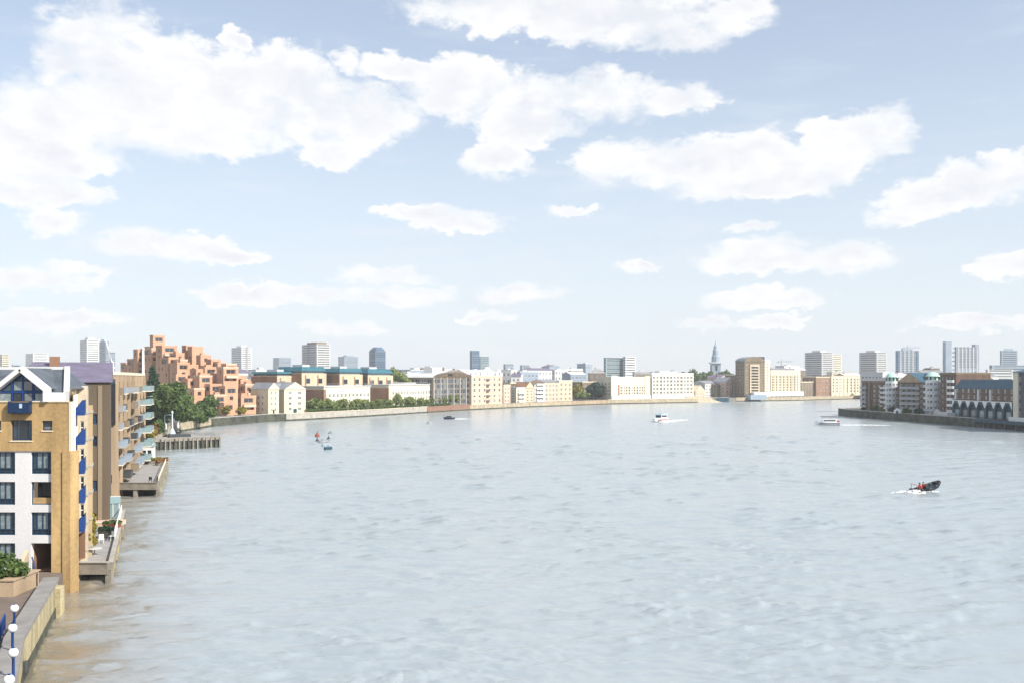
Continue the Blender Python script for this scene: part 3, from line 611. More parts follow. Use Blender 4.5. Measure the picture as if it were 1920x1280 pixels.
# projecting cream bay on the river side
for (t0,t1,pr,pz,mm) in ((7.6,10.4,1.0,724,m_baystone),(10.4,13,1.35,766,m_sidebrick)):
    q = [so_+S*t0, so_+S*t0+NS*pr, so_+S*t1+NS*pr, so_+S*t1]; mbb = MB(); H_ = lz(pz)+4
    mbb.panel((q[0].x,q[0].y,-4), tuple(NS), pr, H_, hs0 := [(pr*.36,pr*.66,4+1.2+2.77*k,4+2.6+2.77*k) for k in range(5)], tuple(S), .15)
    mbb.panel((q[1].x,q[1].y,-4), tuple(S), t1-t0, H_, [], tuple(-NS), .15); mbb.poly([(v.x,v.y,H_-4) for v in q]); mbb.build('river_bay', mm, nb)
    for k in range(6):
        q3 = [so_+S*(t0-.06), so_+S*(t0-.06)+NS*(pr+.07), so_+S*(t1+.02)+NS*(pr+.07), so_+S*(t1+.02)]; MB().ext([tuple(v) for v in q3], .55+2.77*k, .75+2.77*k).build('string_course', m_concrete, nb)
    for a,b_,c,d in hs0:
        w0 = q[0]+NS*a+S*.12; place(win_mesh(m_white,0,'sash'),'window',nb,(w0.x,w0.y,c-4),math.atan2(NS.y,NS.x),(b_-a,1,d-c))
# roof: slate slopes, white ridge, end parapet, white low wall
def sheared(o):
    for v in o.data.vertices: v.co.x -= .45*max(0, v.co.y)
    return o
sheared(MB().prismx([(.9,lz(735)),(6.0,gz(690,95)-2),(14,lz(735))], lx(XL), lx(119)).build('roof', m_slate, nb))
sheared(MB().box(lx(XL),lx(124),5.7,6.3,gz(690,95)-2.12,gz(687,95)-2).build('ridge_cap', m_white, nb))
sheared(MB().prismx([(.35,lz(752)),(.35,lz(733)),(5.6,gz(686,95)-2),(6.4,gz(686,95)-2),(14,lz(733)),(14,lz(752))], lx(119), lx(130)).build('end_parapet', m_palecon, nb))
for a,b in ((93,117.8),(XL,-13)): MB().box(lx(a),lx(b),.12,.8,lz(752)+.003,lz(735)).build('low_parapet', m_white, nb)
for a,b in ((61,128),(-13,19.5)): MB().box(lx(a),lx(b),-.08,.12,lz(753),lz(750.5)).build('coping', m_creamw, nb)
# the glazed white gable
def bar(p, q, wpx, y0, y1, m, name, parent=nb):
    (a,b),(c,d) = p,q; v = Vector((lx(c)-lx(a), lz(d)-lz(b))); n = Vector((-v.y,v.x)).normalized()*(wpx*.0494/2); A_ = Vector((lx(a),lz(b))); B_ = Vector((lx(c),lz(d)))
    return MB().prism([tuple(A_-n),tuple(B_-n),tuple(B_+n),tuple(A_+n)], y0, y1).build(name, m, parent)
for sgn in (1,-1):
    k = lambda x: 40+sgn*(x-40)
    bar((k(39.9),691), (k(89),730.5), 8.5, -.35, .5, m_white, 'gable_board'); bar((k(87.5),728), (k(87.5),752), 8, -.34, .49, m_white, 'gable_post')
MB().prism([(lx(40),lz(689)),(lx(90),lz(729)),(lx(-10),lz(729))], .45, 9).build('gable_roof', m_slate, nb)
MB().prism([(lx(40),lz(697)),(lx(84),lz(733)),(lx(84),lz(752)),(lx(-4),lz(752)),(lx(-4),lz(733))], .35, .44).build('gable_frame', m_bluedark, nb)
def pane(pts, m): MB().prism([(lx(a),lz(b)) for a,b in pts], .30, .345).build('pane', m, nb)
sl_ = lambda x: 698+abs(x-40)*36/44
for x0,x1,mm in ((-2,17,m_curtain),(23,37,m_glass[0]),(43,57,m_glass[2]),(63,81,m_curtain)): pane([(x0,737),(x1,737),(x1,751),(x0,751)], mm)
for x0,x1,mm in ((23,38.5,m_curtain),(41.5,57,m_glass[2])): pane([(x0,sl_(x0)+3 if x0<40 else 714),(x1,714 if x0<40 else sl_(x1)+3),(x1,731),(x0,731)], mm)
pane([(31,712),(49,712),(40,702)], m_glass[1])
pane([(2,732),(18,732),(18,sl_(18)+3)], m_glass[1]); pane([(78,732),(62,732),(62,sl_(62)+3)], m_glass[1])
for x in (20,40,60): bar((x,sl_(x)+1),(x,752),3,.24,.34,m_bluepaint,'mullion')
bar((-3,734.5),(83,734.5),3,.25,.339,m_bluepaint,'transom')
bal = MB().box(lx(20),lx(60),-.55,-.47,lz(773),lz(753)).box(lx(20),lx(21.5),-.47,.2,lz(773),lz(751)).box(lx(58.5),lx(60),-.47,.2,lz(773),lz(751)).box(lx(20),lx(60),-.47,0,lz(774),lz(772)).build('balcony', m_bluedeep, nb)
MB().box(lx(42),lx(47),-.59,-.555,lz(764),lz(756)).build('balcony_panel', m_hullblue, bal)

# satellite dishes fixed to the dark brown block
def dish(px,py,d,label):
    t = thing('satellite_dish', label, 'satellite dish', (gx(px,d), d-.3, gz(py,d)))
    prof = [(0.02,.0),(.35,.06),(.6,.2)]; b = MB(); b.lathe(prof,14); o = b.build('reflector', m_white, t, smooth=True); o.rotation_euler = (R(70),0,R(25))
    MB().tube((0,0,0),(-.15,.45,-.2),.05).build('bracket', m_grey, t)
# ---------------- dark brown block with purple slate roof
B_ = Vector(pt(206,121.5)); A = B_ - Vector((.925,.38))*9.5
bC = Bld('brick_building','dark brown brick block with purple slate roof behind the tan block','apartment building',A,B_,2,gz(716,122),26)
bC.walls(m_brown, front=[(bC.L-2.2,bC.L-1.5,1+2.8*k,2.3+2.8*k) for k in (1,3,4)], right=[(3+5*i,4.5+5*i,1+2.8*k,2.6+2.8*k) for i in range(4) for k in range(6)], frame=m_bluedark, sink=4)
bC.roof('side', 2.7, m_purple, m_brown, over=.3)
bC.box('chimney', m_brown2, 2.0,3.2, 10,11.5, bC.H+1, bC.H+3.4, bC.roof_o); bC.box('skylight', m_curtain, 2.2,3.4,1.6,2.4,bC.H+.3,bC.H+1.2, bC.roof_o)
bC.box('corner_pilaster', m_umber, bC.L-1.4,bC.L-.9,-.12,-.003,-4,bC.H-.4)
dish(182,748,121.6,'white satellite dish high on the dark brown brick wall'); dish(184,800,121.6,'white satellite dish lower down the dark brown brick wall')
# ---------------- warehouse with stacked river balconies
u = Vector((-18.2,60)).normalized(); P0 = Vector(pt(216,155)); back = Vector((-u.y,u.x))
A = P0 + back*16; wl = 62
bD = Bld('warehouse','buff brick riverside warehouse with stacked balconies beside the timber deck','apartment building',A,P0,2,gz(702,155),wl)
rh_ = [(3+7.4*i+dx, 3+7.4*i+dx+1.8, .9+2.9*k, 2.8+2.9*k) for i in range(8) for k in range(6) for dx in (0,3.2)]
bD.walls(m_stock, front=[(bD.L-1.35,bD.L-.5,1.0,2.4)], right=rh_, frame=m_bluedark, sink=4)
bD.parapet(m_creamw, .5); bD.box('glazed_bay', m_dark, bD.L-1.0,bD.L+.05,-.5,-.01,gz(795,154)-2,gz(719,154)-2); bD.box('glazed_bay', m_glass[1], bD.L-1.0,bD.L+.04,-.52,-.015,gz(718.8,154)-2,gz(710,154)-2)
for i in range(8):
    for k in range(6):
        far_ = i >= 6
        if random.random() < .18 and not far_: continue
        bD.balcony(2.6+7.4*i, .85+2.9*k, random.choice((3.4,5.2,5.2)), random.uniform(.7,1.5) if not far_ else 2.3, m_creamw if far_ else random.choice((m_creamw,m_concrete,m_umber)), random.choice((m_darkmetal,m_grey,m_umber,m_bluegrey)) if not far_ else m_paleglass, face='r')
for i in range(9): bD.box('pilaster', m_stock, bD.L+.003,bD.L+.3,1.2+7.4*i,2.2+7.4*i,-4,bD.H-.1)
bD.box('roof_lantern', m_lead, bD.L-6,bD.L-2,4,12,bD.H,bD.H+1.2)
jib = thing('roof_crane','slanting white crane jib on the buff warehouse roof','crane',(gx(211,160),160,gz(702,160)))
MB().tube((0,0,-.1),(0,0,2.2),.22).build('mast', m_white, jib); MB().tube((.2,0,1.0),(-1.6,1.2,5.6),.16,.1).build('jib', m_white, jib); MB().tube((0,0,2.2),(-1.55,1.2,5.5),.03).build('stay', m_grey, jib)
fp = thing('flagpole','tall white flagpole at the end of the buff warehouse','flagpole',(gx(268.5,217),217,2.8))
MB().tube((0,0,0),(0,0,gz(655,217)-2.8),.42,.22,10).build('pole', m_white, fp, smooth=True); MB().lathe([(.3,0),(.32,.2),(.05,.4)],10,(0,0,gz(655,217)-2.8)).build('finial', m_white, fp); MB().box(-.6,.6,-.6,.6,-.6,.5).build('base', m_concrete, fp)

# ---------------- timber decks over the water
def deck(name,label,corners,z,mtop,legs,rail_m,fz=.9):
    c = [Vector(p) for p in corners]; O = c[0]; t = thing(name,label,'deck',(O.x,O.y,0)); q = [p-O for p in c]
    MB().ext([tuple(p) for p in q], z-.25, z).build('deck_floor', mtop, t)
    for i,j in ((0,1),(1,2)):
        a,b = q[i],q[j]; d=(b-a).normalized(); n=Vector((d.y,-d.x)); MB().ext([tuple(a-d*.0),tuple(b),tuple(b+n*.3),tuple(a+n*.3)], z-.72, z+.42).build('fascia', m_timber, t)
        MB().ext([tuple(a-n*.05),tuple(b-n*.05),tuple(b+n*.42),tuple(a+n*.42)], z+.423, z+.52).build('rail_cap', rail_m, t)
    for i,j,n in ((0,1,legs[0]),(1,2,legs[1])):
        for k in range(n):
            if i==1 and k==0: continue
            p = q[i].lerp(q[j], (k+.02)/(n-1) if n>1 else 0) ; p = p + (q[3]-q[0]).normalized()*.15
            MB().box(p.x-.3,p.x+.3,p.y-.3,p.y+.3,-2.5,z-.26).build('pile', m_timber if i==0 else m_moss, t)
    MB().ext([tuple(q[0]+(q[3]-q[0])*.07),tuple(q[1]+(q[2]-q[1])*.07),tuple(q[1]+(q[2]-q[1])*.09),tuple(q[0]+(q[3]-q[0])*.09)], -2.4, z-.3).build('bulkhead', m_dktimber, t)
    MB().ext([tuple(q[1]+(q[0]-q[1])*.05+(q[2]-q[1])*.1),tuple(q[1]+(q[0]-q[1])*.10+(q[2]-q[1])*.1),tuple(q[2]+(q[3]-q[2])*.1),tuple(q[2]+(q[3]-q[2])*.05)], -2.4, z-.3).build('bulkhead', m_dktimber, t)
    return t, c
d1, c1 = deck('deck','weathered timber deck with planters beside the tan block',[pt(143,94),pt(204,94),pt(229,131),pt(180,131)],1.55,m_deck,(2,8),m_concrete)
d2, c2 = deck('deck','wide timber deck on piles in front of the buff warehouse',[pt(211,162),pt(296,162),pt(312,204),pt(258,204)],1.9,m_deck,(3,7),m_timber)
def on(c, a, b, z): p = (c[0].lerp(c[1],a)).lerp(c[3].lerp(c[2],a), b); return (p.x,p.y,z)
def garden_rail(c, label, z, m, t0, t1, n, h=1.0):
    a = c[1].lerp(c[2],t0); b = c[1].lerp(c[2],t1); t = thing('railing',label,'railing',(a.x,a.y,z)); v = b-a
    for k in range(n): p = v*(k/(n-1)); MB().box(p.x-.05,p.x+.05,p.y-.05,p.y+.05,0,h).build('post', m, t)
    MB().tube((0,0,h),(v.x,v.y,h),.07,n=6).build('rail', m, t); MB().tube((0,0,h*.5),(v.x,v.y,h*.5),.04,n=6).build('rail', m, t)
garden_rail(c1,'white railing along the outer edge of the planted deck',1.98,m_white,.38,.93,12)
garden_rail(c2,'grey timber railing along the outer edge of the wide deck',2.42,m_creamw,.05,.95,14,.7)
def chair(label, loc, rz, m, group=None):
    t = thing('chair',label,'chair',loc,rz,group); MB().box(-.26,.26,-.26,.26,.42,.47).build('seat', m, t); MB().box(-.26,.26,.22,.27,.5,.98).build('backrest', m, t)
    for x in (-.23,.23):
        for y in (-.23,.23): MB().box(x-.025,x+.025,y-.025,y+.025,0,.42).build('leg', m, t)
    return t
def planter(label, loc, rz, w_, d_, h_, m, leaf, hh, seed, n=500, ls=.16):
    t = thing('planter',label,'planter',loc,rz); b = MB().box(-w_/2,w_/2,-d_/2,d_/2,0,h_).box(-w_/2-.05,w_/2+.05,-d_/2-.05,d_/2+.05,h_+.002,h_+.06); b.build('tub', m, t)
    g = np.random.default_rng(seed); k = max(3,int(w_/.6)); lob = [(-w_/2+w_*(i+.5)/k, g.normal()*.08, h_+hh*.45+g.normal()*.08, w_/k*.75, d_*.55, hh*.55) for i in range(k)]
    lobes_crown('foliage', leaf, t, lob, n, ls, seed); return t
chair('white garden chair beside the planted deck tree', on(c1,.12,.14,1.55), 2.2, m_white); chair('white garden chair at the middle of the planted deck', on(c1,.55,.36,1.55), .4, m_white); chair('white garden chair next to the dark tub', on(c1,.85,.42,1.55), -.6, m_white)
tb = thing('garden_table','round pale table on the planted deck','table',on(c1,.45,.16,1.55)); MB().lathe([(.75,.70),(.78,.72),(.78,.75)],16).build('table_top', m_lead, tb); MB().tube((0,0,0),(0,0,.7),.06).build('pedestal', m_grey, tb); MB().lathe([(.35,0),(.3,.05)],12).build('foot', m_grey, tb)
make_tree('yellow green small tree in the corner of the planted deck', on(c1,.24,.17,1.5), 5.0, 2.5, lf_yel, 1700, .17, 21, trunk_frac=.12)
planter('dark wooden tub with low shrubs on the planted deck', on(c1,.68,.46,1.55), .1, 1.7, .8, .8, m_dktimber, lf_dark, .5, 4)
planter('maroon planter box behind the dark tub on the planted deck', on(c1,.80,.58,1.55), .1, 1.9, .9, .9, m_rust, lf_mid, .45, 5)
sc_ = thing('terrace_step','pinkish tiled terrace step across the planted deck','step',on(c1,.55,.70,1.55)); MB().box(-2.0,1.7,-1.5,1.8,0,.55).build('step_block', m_pink, sc_); MB().box(-2.05,1.75,-1.55,-1.2,.553,.63).build('step_edge', m_cream, sc_)
cons = thing('greenhouse','small white framed greenhouse at the end of the planted deck','greenhouse',on(c1,.5,.88,1.55),.3)
for x in (-1.5,-.75,0,.75,1.5): MB().box(x-.05,x+.05,-1.05,-.95,0,2).build('frame_post', m_white, cons)
MB().box(-1.5,1.5,-1,1,0,2).build('glazing', m_paleglass, cons); MB().prismx([(-1.1,2.01),(0,2.8),(1.1,2.01)],-1.6,1.6).build('roof', m_paleglass, cons); MB().box(-1.6,1.6,-.06,.06,2.78,2.86).build('ridge', m_white, cons)
MB().box(-.35,.35,-1.04,-1.005,.05,1.8).build('door', m_white, cons)
chair('dark chair near the front corner of the wide deck', on(c2,.80,.10,1.9), .3, m_rubber, None); chair('dark chair against the railing of the wide deck', on(c2,.93,.12,1.9), -.7, m_rubber)
planter('long trough of olive shrubs across the far end of the wide deck', on(c2,.42,.96,1.9), 0, 5.2, .9, .7, m_timber, lf_yel, .7, 6, 900, .2)
planter('shrub box at the far river corner of the wide deck', on(c2,.88,.90,1.9), 1.2, 3.2, .9, .7, m_timber, lf_rust, .7, 8, 700, .2)
hut = thing('deck_hut','white timber kiosk with arched openings beside the wide deck','kiosk',on(c2,.18,1.10,2.2),.2)
MB().panel((-2,-1.2,0),(1,0),4,3,[(.4,1.3,.2,2.2),(1.6,2.5,.2,2.2),(2.8,3.6,.2,2.2)],(0,1),.25).box(-2,2,-.94,1.4,0,2.99).build('wall', m_white, hut); MB().prismx([(-1.4,3.0),(.1,3.8),(1.6,3.0)],-2.2,2.2).build('roof', m_paleglass, hut)
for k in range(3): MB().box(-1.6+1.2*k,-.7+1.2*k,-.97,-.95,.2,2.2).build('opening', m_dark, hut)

# ---------------- path furniture
for k,(px,py) in enumerate(((27,1140),(23.5,1177),(25,1223),(17,1274))):
    d = (CAMZ-4.4)*F/(py-HZ); t = thing('lamp_post','blue post with white globe lamp beside the river wall','lamp',(gx(px,d),d,2.0),0,'globe lamps along the riverside path')
    b = MB().lathe([(.16,0),(.16,.3),(.09,.4),(.075,2.1),(.12,2.14),(.12,2.2)],12); b.build('post', m_bluepaint, t, smooth=True)
    MB().lathe([(.27*math.sin(math.pi*i/10)+.002, 2.42-.27*math.cos(math.pi*i/10)) for i in range(11)],16).build('globe', m_globe, t, smooth=True)
    MB().lathe([(.1,2.66),(.1,2.70),(.03,2.74)],10).build('cap', m_bluepaint, t)
rl = thing('railing','blue steel railing along the path behind the globe lamps','railing',(-31.9,58,2.0)); v = Vector((-4.3,10.5))
for k in range(9): p = v*(k/8); MB().box(p.x-.05,p.x+.05,p.y-.05,p.y+.05,0,1.15).build('post', m_bluepaint, rl)
MB().tube((0,0,1.15),(v.x,v.y,1.15),.06).build('rail', m_bluepaint, rl); MB().tube((0,0,.6),(v.x,v.y,.6),.04).build('rail', m_bluepaint, rl); MB().ext([(-.02,0),(.02,0),(v.x+.02,v.y),(v.x-.02,v.y)],.12,1.05).build('infill_panel', m_bluepaint, rl)
rw = thing('ramp_wall','tan brick ramp wall with blue handrail beside the passage','wall',(gx(32,80.5),80.5,2.0)); q0, q1 = Vector((0,0)), Vector((gx(54,88.2)-gx(32,80.5),7.7))
nrm = Vector((-(q1-q0).normalized().y,(q1-q0).normalized().x)); MB().poly([(0,0,0),(q1.x,q1.y,0),(q1.x,q1.y,2.2),(0,0,1.5)]).poly([(nrm.x*.35,nrm.y*.35,0),(q1.x+nrm.x*.35,q1.y+nrm.y*.35,0),(q1.x+nrm.x*.35,q1.y+nrm.y*.35,2.2),(nrm.x*.35,nrm.y*.35,1.5)]).poly([(0,0,1.5),(q1.x,q1.y,2.2),(q1.x+nrm.x*.35,q1.y+nrm.y*.35,2.2),(nrm.x*.35,nrm.y*.35,1.5)]).poly([(0,0,0),(0,0,1.5),(nrm.x*.35,nrm.y*.35,1.5),(nrm.x*.35,nrm.y*.35,0)]).build('wall', m_yellow, rw)
MB().tube((.6,2.2,1.1),(q1.x+.5,q1.y-.4,1.6),.07).build('handrail', m_bluepaint, rw)
MB().ext([(.6,2.2),(.64,2.2),(q1.x+.54,q1.y-.4),(q1.x+.5,q1.y-.4)],.1,1.2).build('rail_panel', m_bluepaint, rw)
pb = thing('planter','raised tan planter full of leafy green shrubs beside the path','planter',(gx(8,80),80,2.0)); MB().box(-3,1.3,-1.0,3.2,0,1.3).box(-3.1,1.4,-1.1,3.3,1.303,1.42).build('tub', m_stock, pb)
lobes_crown('foliage', lf_mid, pb, [(-.1,.3,2.3,1.1,1.2,1.1),(-1.4,.2,2.5,1.2,1.2,1.3),(.9,.6,1.9,.8,.9,.8),(-.6,-.7,1.7,1.0,.6,.8),(-2.4,.3,2.2,1,1,1.0)], 2600, .17, 31)

# ================================================================== STEPPED ORANGE BRICK APARTMENTS
zg = thing('stepped_apartments','stepped orange brick apartment complex of many terraces behind the trees','apartment building',(gx(380,430),430,3.2))
ZB = [ # shaded edge px, corner px, lit edge px, top py, distance
 (226,236,246,682,520),(238,248,258,675,512),(250,258,270,657,505),(262,284,296,655,498),(281,287,309,631,500),
 (292,304,332,650,490),(318,330,346,664,484),(341,349,362,650,500),(352,360,381,652,495),(368,376,396,668,486),
 (386,396,414,676,480),(402,408,424,682,478),(415,424,444,684,470),(300,316,336,672,472),(318,332,356,682,466),
 (330,338,352,676,468),(344,352,372,686,470),(356,368,392,694,462),(376,384,408,690,464),(394,402,420,700,458),(406,419,447,690,450),
 (318,330,352,704,450),(340,352,376,712,448),(362,374,398,706,446),(384,394,416,722,440),(352,364,384,730,438),
 (392,402,424,742,432),(410,422,446,726,436),(428,440,462,706,462),(440,451,470,714,458),(448,460,486,722,452),(436,452,480,744,442),(474,482,500,730,456),
 (410,420,440,757,430)]
for a,c,b,ty,d in ZB:
    A, B_, D = corner(a,c,b,d); bl = Bld('terrace_block',None,None,A,B_,3.2,gz(ty,d),D,parent=zg); L, H = bl.L, bl.H
    nz = max(2, int(H/3.1)); g = random.random; fh = []; lh = []
    vis = min(nz, 5)                                   # only the top storeys rise clear of the next terrace
    for j in range(nz-vis, nz):
        z0 = H-1.1-3.1*(nz-1-j)-1.5
        if L > 3: fh += [(L*(i+.5)/max(1,int(L/3.3))-.85, L*(i+.5)/max(1,int(L/3.3))+.85, z0, z0+1.7) for i in range(max(1,int(L/3.3))) if g() < .8]
        if D > 4: lh += [(D*(i+.5)/max(1,int(D/4))-.55, D*(i+.5)/max(1,int(D/4))+.55, z0, z0+1.5) for i in range(max(1,int(D/4))) if g() < .5]
    if L > 5 and g() < .5: fh = [h for h in fh if h[2] < H-3.2]+[(L*.18,L*.82,H-2.5,H-.5)]
    if D > 5 and g() < .4: lh = [h for h in lh if h[2] < H-3.2]+[(D*.2,D*.8,H-2.5,H-.5)]
    fh = [h for h in fh if h[0] > .3 and h[1] < L-.3 and h[2] > .3]; lh = [h for h in lh if h[0] > .3 and h[1] < D-.3 and h[2] > .3]
    bl.walls(m_red, fh, lh, frame=m_brown2, style='mull', recess=.35, sink=1); bl.parapet(m_red if g() < .6 else m_pink, .8, .3, .08)
    if L > 7 and g() < .8: bl.balcony(L*.1, H-4.4, L*.8, 1.6, m_pink, m_pink, 1.0)
    if g() < .35: bl.box('roof_hut', m_red, L*.2,L*.6,D*.3,D*.7,H+.0,H+1.8)
make_tree('dark narrow conifer beside the buff warehouse', (*pt(287,330),3.0), gz(686,330)-3, 10.5, lf_dark, 3800, .5, 2, cone=True, trunk_frac=.06)
make_tree('large spreading broadleaf tree on the embankment', (*pt(322,318),3.0), gz(712,318)-3, 15.5, lf_mid, 7000, .5, 3, trunk_frac=.16)
make_tree('lower dark broadleaf tree next to the large spreading tree', (*pt(368,345),3.0), gz(752,345)-3, 12, lf_mid, 4200, .45, 4, trunk_frac=.14)
make_tree('rounded tree against the foot of the orange terraces', (*pt(390,372),3.0), gz(736,372)-3, 9, lf_mid, 3600, .45, 9, trunk_frac=.2)
make_tree('pale green tree behind the large spreading tree', (*pt(312,345),3.0), gz(708,345)-3, 10, lf_lime, 3600, .45, 6, trunk_frac=.2)
make_tree('sunlit lime tree between the conifer and the terraces', (*pt(340,362),3.0), gz(722,362)-3, 9, lf_lime, 2600, .45, 16, trunk_frac=.2)
make_tree('rust coloured bush beside the jetty', (*pt(287,272),3.2), 4.2, 3.6, lf_rust, 1200, .28, 7, trunk_frac=.12, name='bush', cat='bush')
make_tree('olive bush at the foot of the flagpole', (*pt(279,258),2.6), 5.2, 4, lf_yel, 1200, .28, 8, trunk_frac=.12, name='bush', cat='bush')
make_tree('dark green bush beside the rust coloured bush', (*pt(295,282),3.2), 5.0, 5, lf_mid, 1400, .28, 18, trunk_frac=.12, name='bush', cat='bush')
make_tree('yellow green shrub on the pink terrace', (*pt(424,428),3.3), 5, 4.5, lf_yel, 900, .3, 10, trunk_frac=.12, name='bush', cat='bush')
make_tree('yellow green shrub below the last orange terrace', (*pt(452,436),3.3), 4, 5.5, lf_yel, 900, .3, 11, trunk_frac=.12, name='bush', cat='bush')
def parasol(label, px, d):
    t = thing('parasol',label,'parasol',(*pt(px,d),3.2),0,'closed white parasols under the trees'); MB().tube((0,0,0),(0,0,2.8),.05).build('pole', m_grey, t); MB().lathe([(.05,1.0),(.42,1.1),(.36,1.9),(.1,2.9),(.02,3.1)],10).build('canopy', m_white, t, smooth=True); MB().lathe([(.4,0),(.4,.1)],10).build('base', m_concrete, t)
for px, d in ((297,292),(304,296),(311,295),(334,302)): parasol('closed white parasol on the embankment under the large tree', px, d)
lm = thing('beacon','slim white beacon mast with a cone base on the embankment','beacon',(*pt(323,290),3.2)); MB().lathe([(1.0,0),(.9,.4),(.3,1.6),(.22,1.8),(.16,6.2)],12).build('mast', m_hullblue, lm, smooth=True); MB().lathe([(.3,6.2),(.3,6.6),(.05,6.9)],10).build('lantern', m_white, lm)
# jetty of piles
A, B_ = Vector(pt(300,266)), Vector(pt(415,277)); v = B_-A; n = Vector((-v.y,v.x)).normalized(); jt = thing('jetty','grey timber jetty on close set piles below the trees','jetty',(A.x,A.y,0),math.atan2(v.y,v.x)); L = v.length
MB().box(-4,L,.3,9,2.6,3.1).build('deck_floor', m_deck, jt); MB().box(-4,L,.1,.3,2.3,3.3).build('fascia', m_timber, jt); MB().box(-4,L,.5,8.8,-2,2.3).build('core', m_darkwall, jt)
for k in range(int(L/1.3)+1): MB().box(k*1.3,k*1.3+.35,-.15,.1,-2,3.0).build('pile', m_timber if k%3 else m_dktimber, jt)
MB().box(L*.25,L*.6,5,6.5,3.1,3.9).build('store_box', m_darkmetal, jt)
def lamp(label, px, d, h, z=3.2):
    t = thing('lamp_post',label,'lamp',(*pt(px,d),z)); MB().tube((0,0,0),(0,0,h),.11,.07).build('post', m_paleglass, t); MB().tube((0,0,h),(1.6,0,h+.15),.05).build('arm', m_paleglass, t); MB().box(1.2,1.9,-.12,.12,h+.08,h+.2).build('lamp_head', m_lead, t)
lamp('tall pale lamp post with one arm beside the buff warehouse', 272, 235, 12.5, 2.9); lamp('pale lamp post under the large spreading tree', 309, 300, 5.2)

# ================================================================== FAR BANK
def bank_bld(name,label,cat,px0,px1,ytop,depth,z0=3.2,k=1.012,zoff=0): 
    A, B_ = front(px0,px1,k); return Bld(name,label,cat,A,B_,z0,gz(ytop,(A[1]+B_[1])/2)+zoff,depth)
def wing(px0,px1,label,gy,ey):
    b = bank_bld('gabled_house',label,'house',px0,px1,ey,13); fh = grid(b.L,b.H,2,4,.34,.5,.8,.4,.8)
    b.walls(m_cream, fh, [(2+3*i,3.2+3*i,1.4+2.8*k,2.9+2.8*k) for i in range(3) for k in range(3)]); b.roof('front', gz(gy,bd(px0))-gz(ey,bd(px0)), m_greyroof, m_cream); b.box('door', m_teal, b.L*.42,b.L*.58,-.05,.0,0,2.2); return b
wing(503,523,'narrow cream gabled house beside the orange terraces',716,729); wing(533,573,'wide cream gabled house beside the brick offices',715,729)
b = bank_bld('link_house','brown brick link between the two cream gabled houses','house',521,536,731,9,k=1.022); b.walls(m_brown2, grid(b.L,b.H,2,4,.35,.5)); b.roof('side',3.2,m_greyroof,m_brown2)
def offices(px0,px1,label,ytop=724):
    b = bank_bld('office_building',label,'office building',px0,px1,ytop,15,k=1.02); L,H = b.L,b.H
    n = int(L/3.0); fh = [(L*(i+.5)/n-.8,L*(i+.5)/n+.8,H-5.3+dz,H-3.6+dz) for i in range(n) for dz in (0,-3.0,-6.0)]
    b.walls(m_creamw, fh, grid(15,H,4,3,.45,.45)); b.box('shaded_side_brick', m_brown2, -.25,-.003,.2,14.8,0,H-1.5); b.box('end_pier', m_redwall if px0 < 650 else m_yellow, -.3,1.5,-.2,-.003,0,H-1.2)  # brick left side, its shade put into the brown
    b.box('roof_deck', m_lead, -.4,L+.4,-.4,15.4,H,H+.5)
    for i in range(0,int(L/2.5)): b.box('rail_post', m_grey, 1+2.5*i,1.12+2.5*i,-.2,-.1,H+.5,H+1.5)
    b.box('roof_rail', m_grey, 0,L,-.2,-.1,H+1.5,H+1.6); return b
offices(607,694,'low white office block with reddish end pier behind the small trees'); offices(729,807,'low white office block with tan end pier beside the dark glass building',721)
def pavilion(px0,px1,label,ytop,yeave,d0,teal=True):
    A,B_ = pt(px0,d0), pt(px1,d0+(px1-px0)*.38); b = Bld('office_pavilion',label,'office building',A,B_,3.2,gz(yeave,d0),18); L,H=b.L,b.H; n = max(2,int(L/7)); fh=[(L*(i+.5)/n-1.6,L*(i+.5)/n+1.6,H-5.5,H-2.8) for i in range(n)]
    b.walls(m_yellow, fh, grid(18,H,3,6,.5,.5), frame=m_teal); b.box('shaded_side_brick', m_brown2, -.25,-.003,.2,17.8,0,H-.3)  # brown brick left side with its shade coloured in
    for i in range(n): b.box('brick_panel', m_brown2, L*(i+.5)/n-2.6,L*(i+.5)/n-1.65,-.12,-.003,0,H-1)
    b.box('clerestory', m_curtain, 1,L-1,1,17,H,H+1.2); b.roof('mansard', gz(ytop,d0)-gz(yeave,d0)-1.2, m_tealroof, z=H+1.2); b.box('roof_plant', m_lead, L*.3,L*.6,5,12,b.H+2,gz(ytop,d0)-3.2+1.2); return b
pavilion(520,562,'brown brick pavilion with low teal roof behind the cream gabled houses',696,704,505); pavilion(566,612,'brown brick pavilion with tall teal roof under the white tower block',687,699,512)
pavilion(637,680,'brown brick pavilion with teal roof beside the blue glass tower',690,701,530); pavilion(690,737,'brick pavilion with pale roof terrace below the blue glass tower',691,703,552)
# planted mound roof
t = thing('green_roof','sloping green planted roof behind the white offices','roof garden',(*pt(752,572),3.2)); h = gz(716,572)-3.2; MB().box(-9,9,0,12,0,h).build('wall', m_palecon, t)
lobes_crown('planting', lf_lime, t, [(-5+2*i,4,h+5-.9*i,2.6,4,4.2-.55*i) for i in range(6)], 2600, .6, 41)
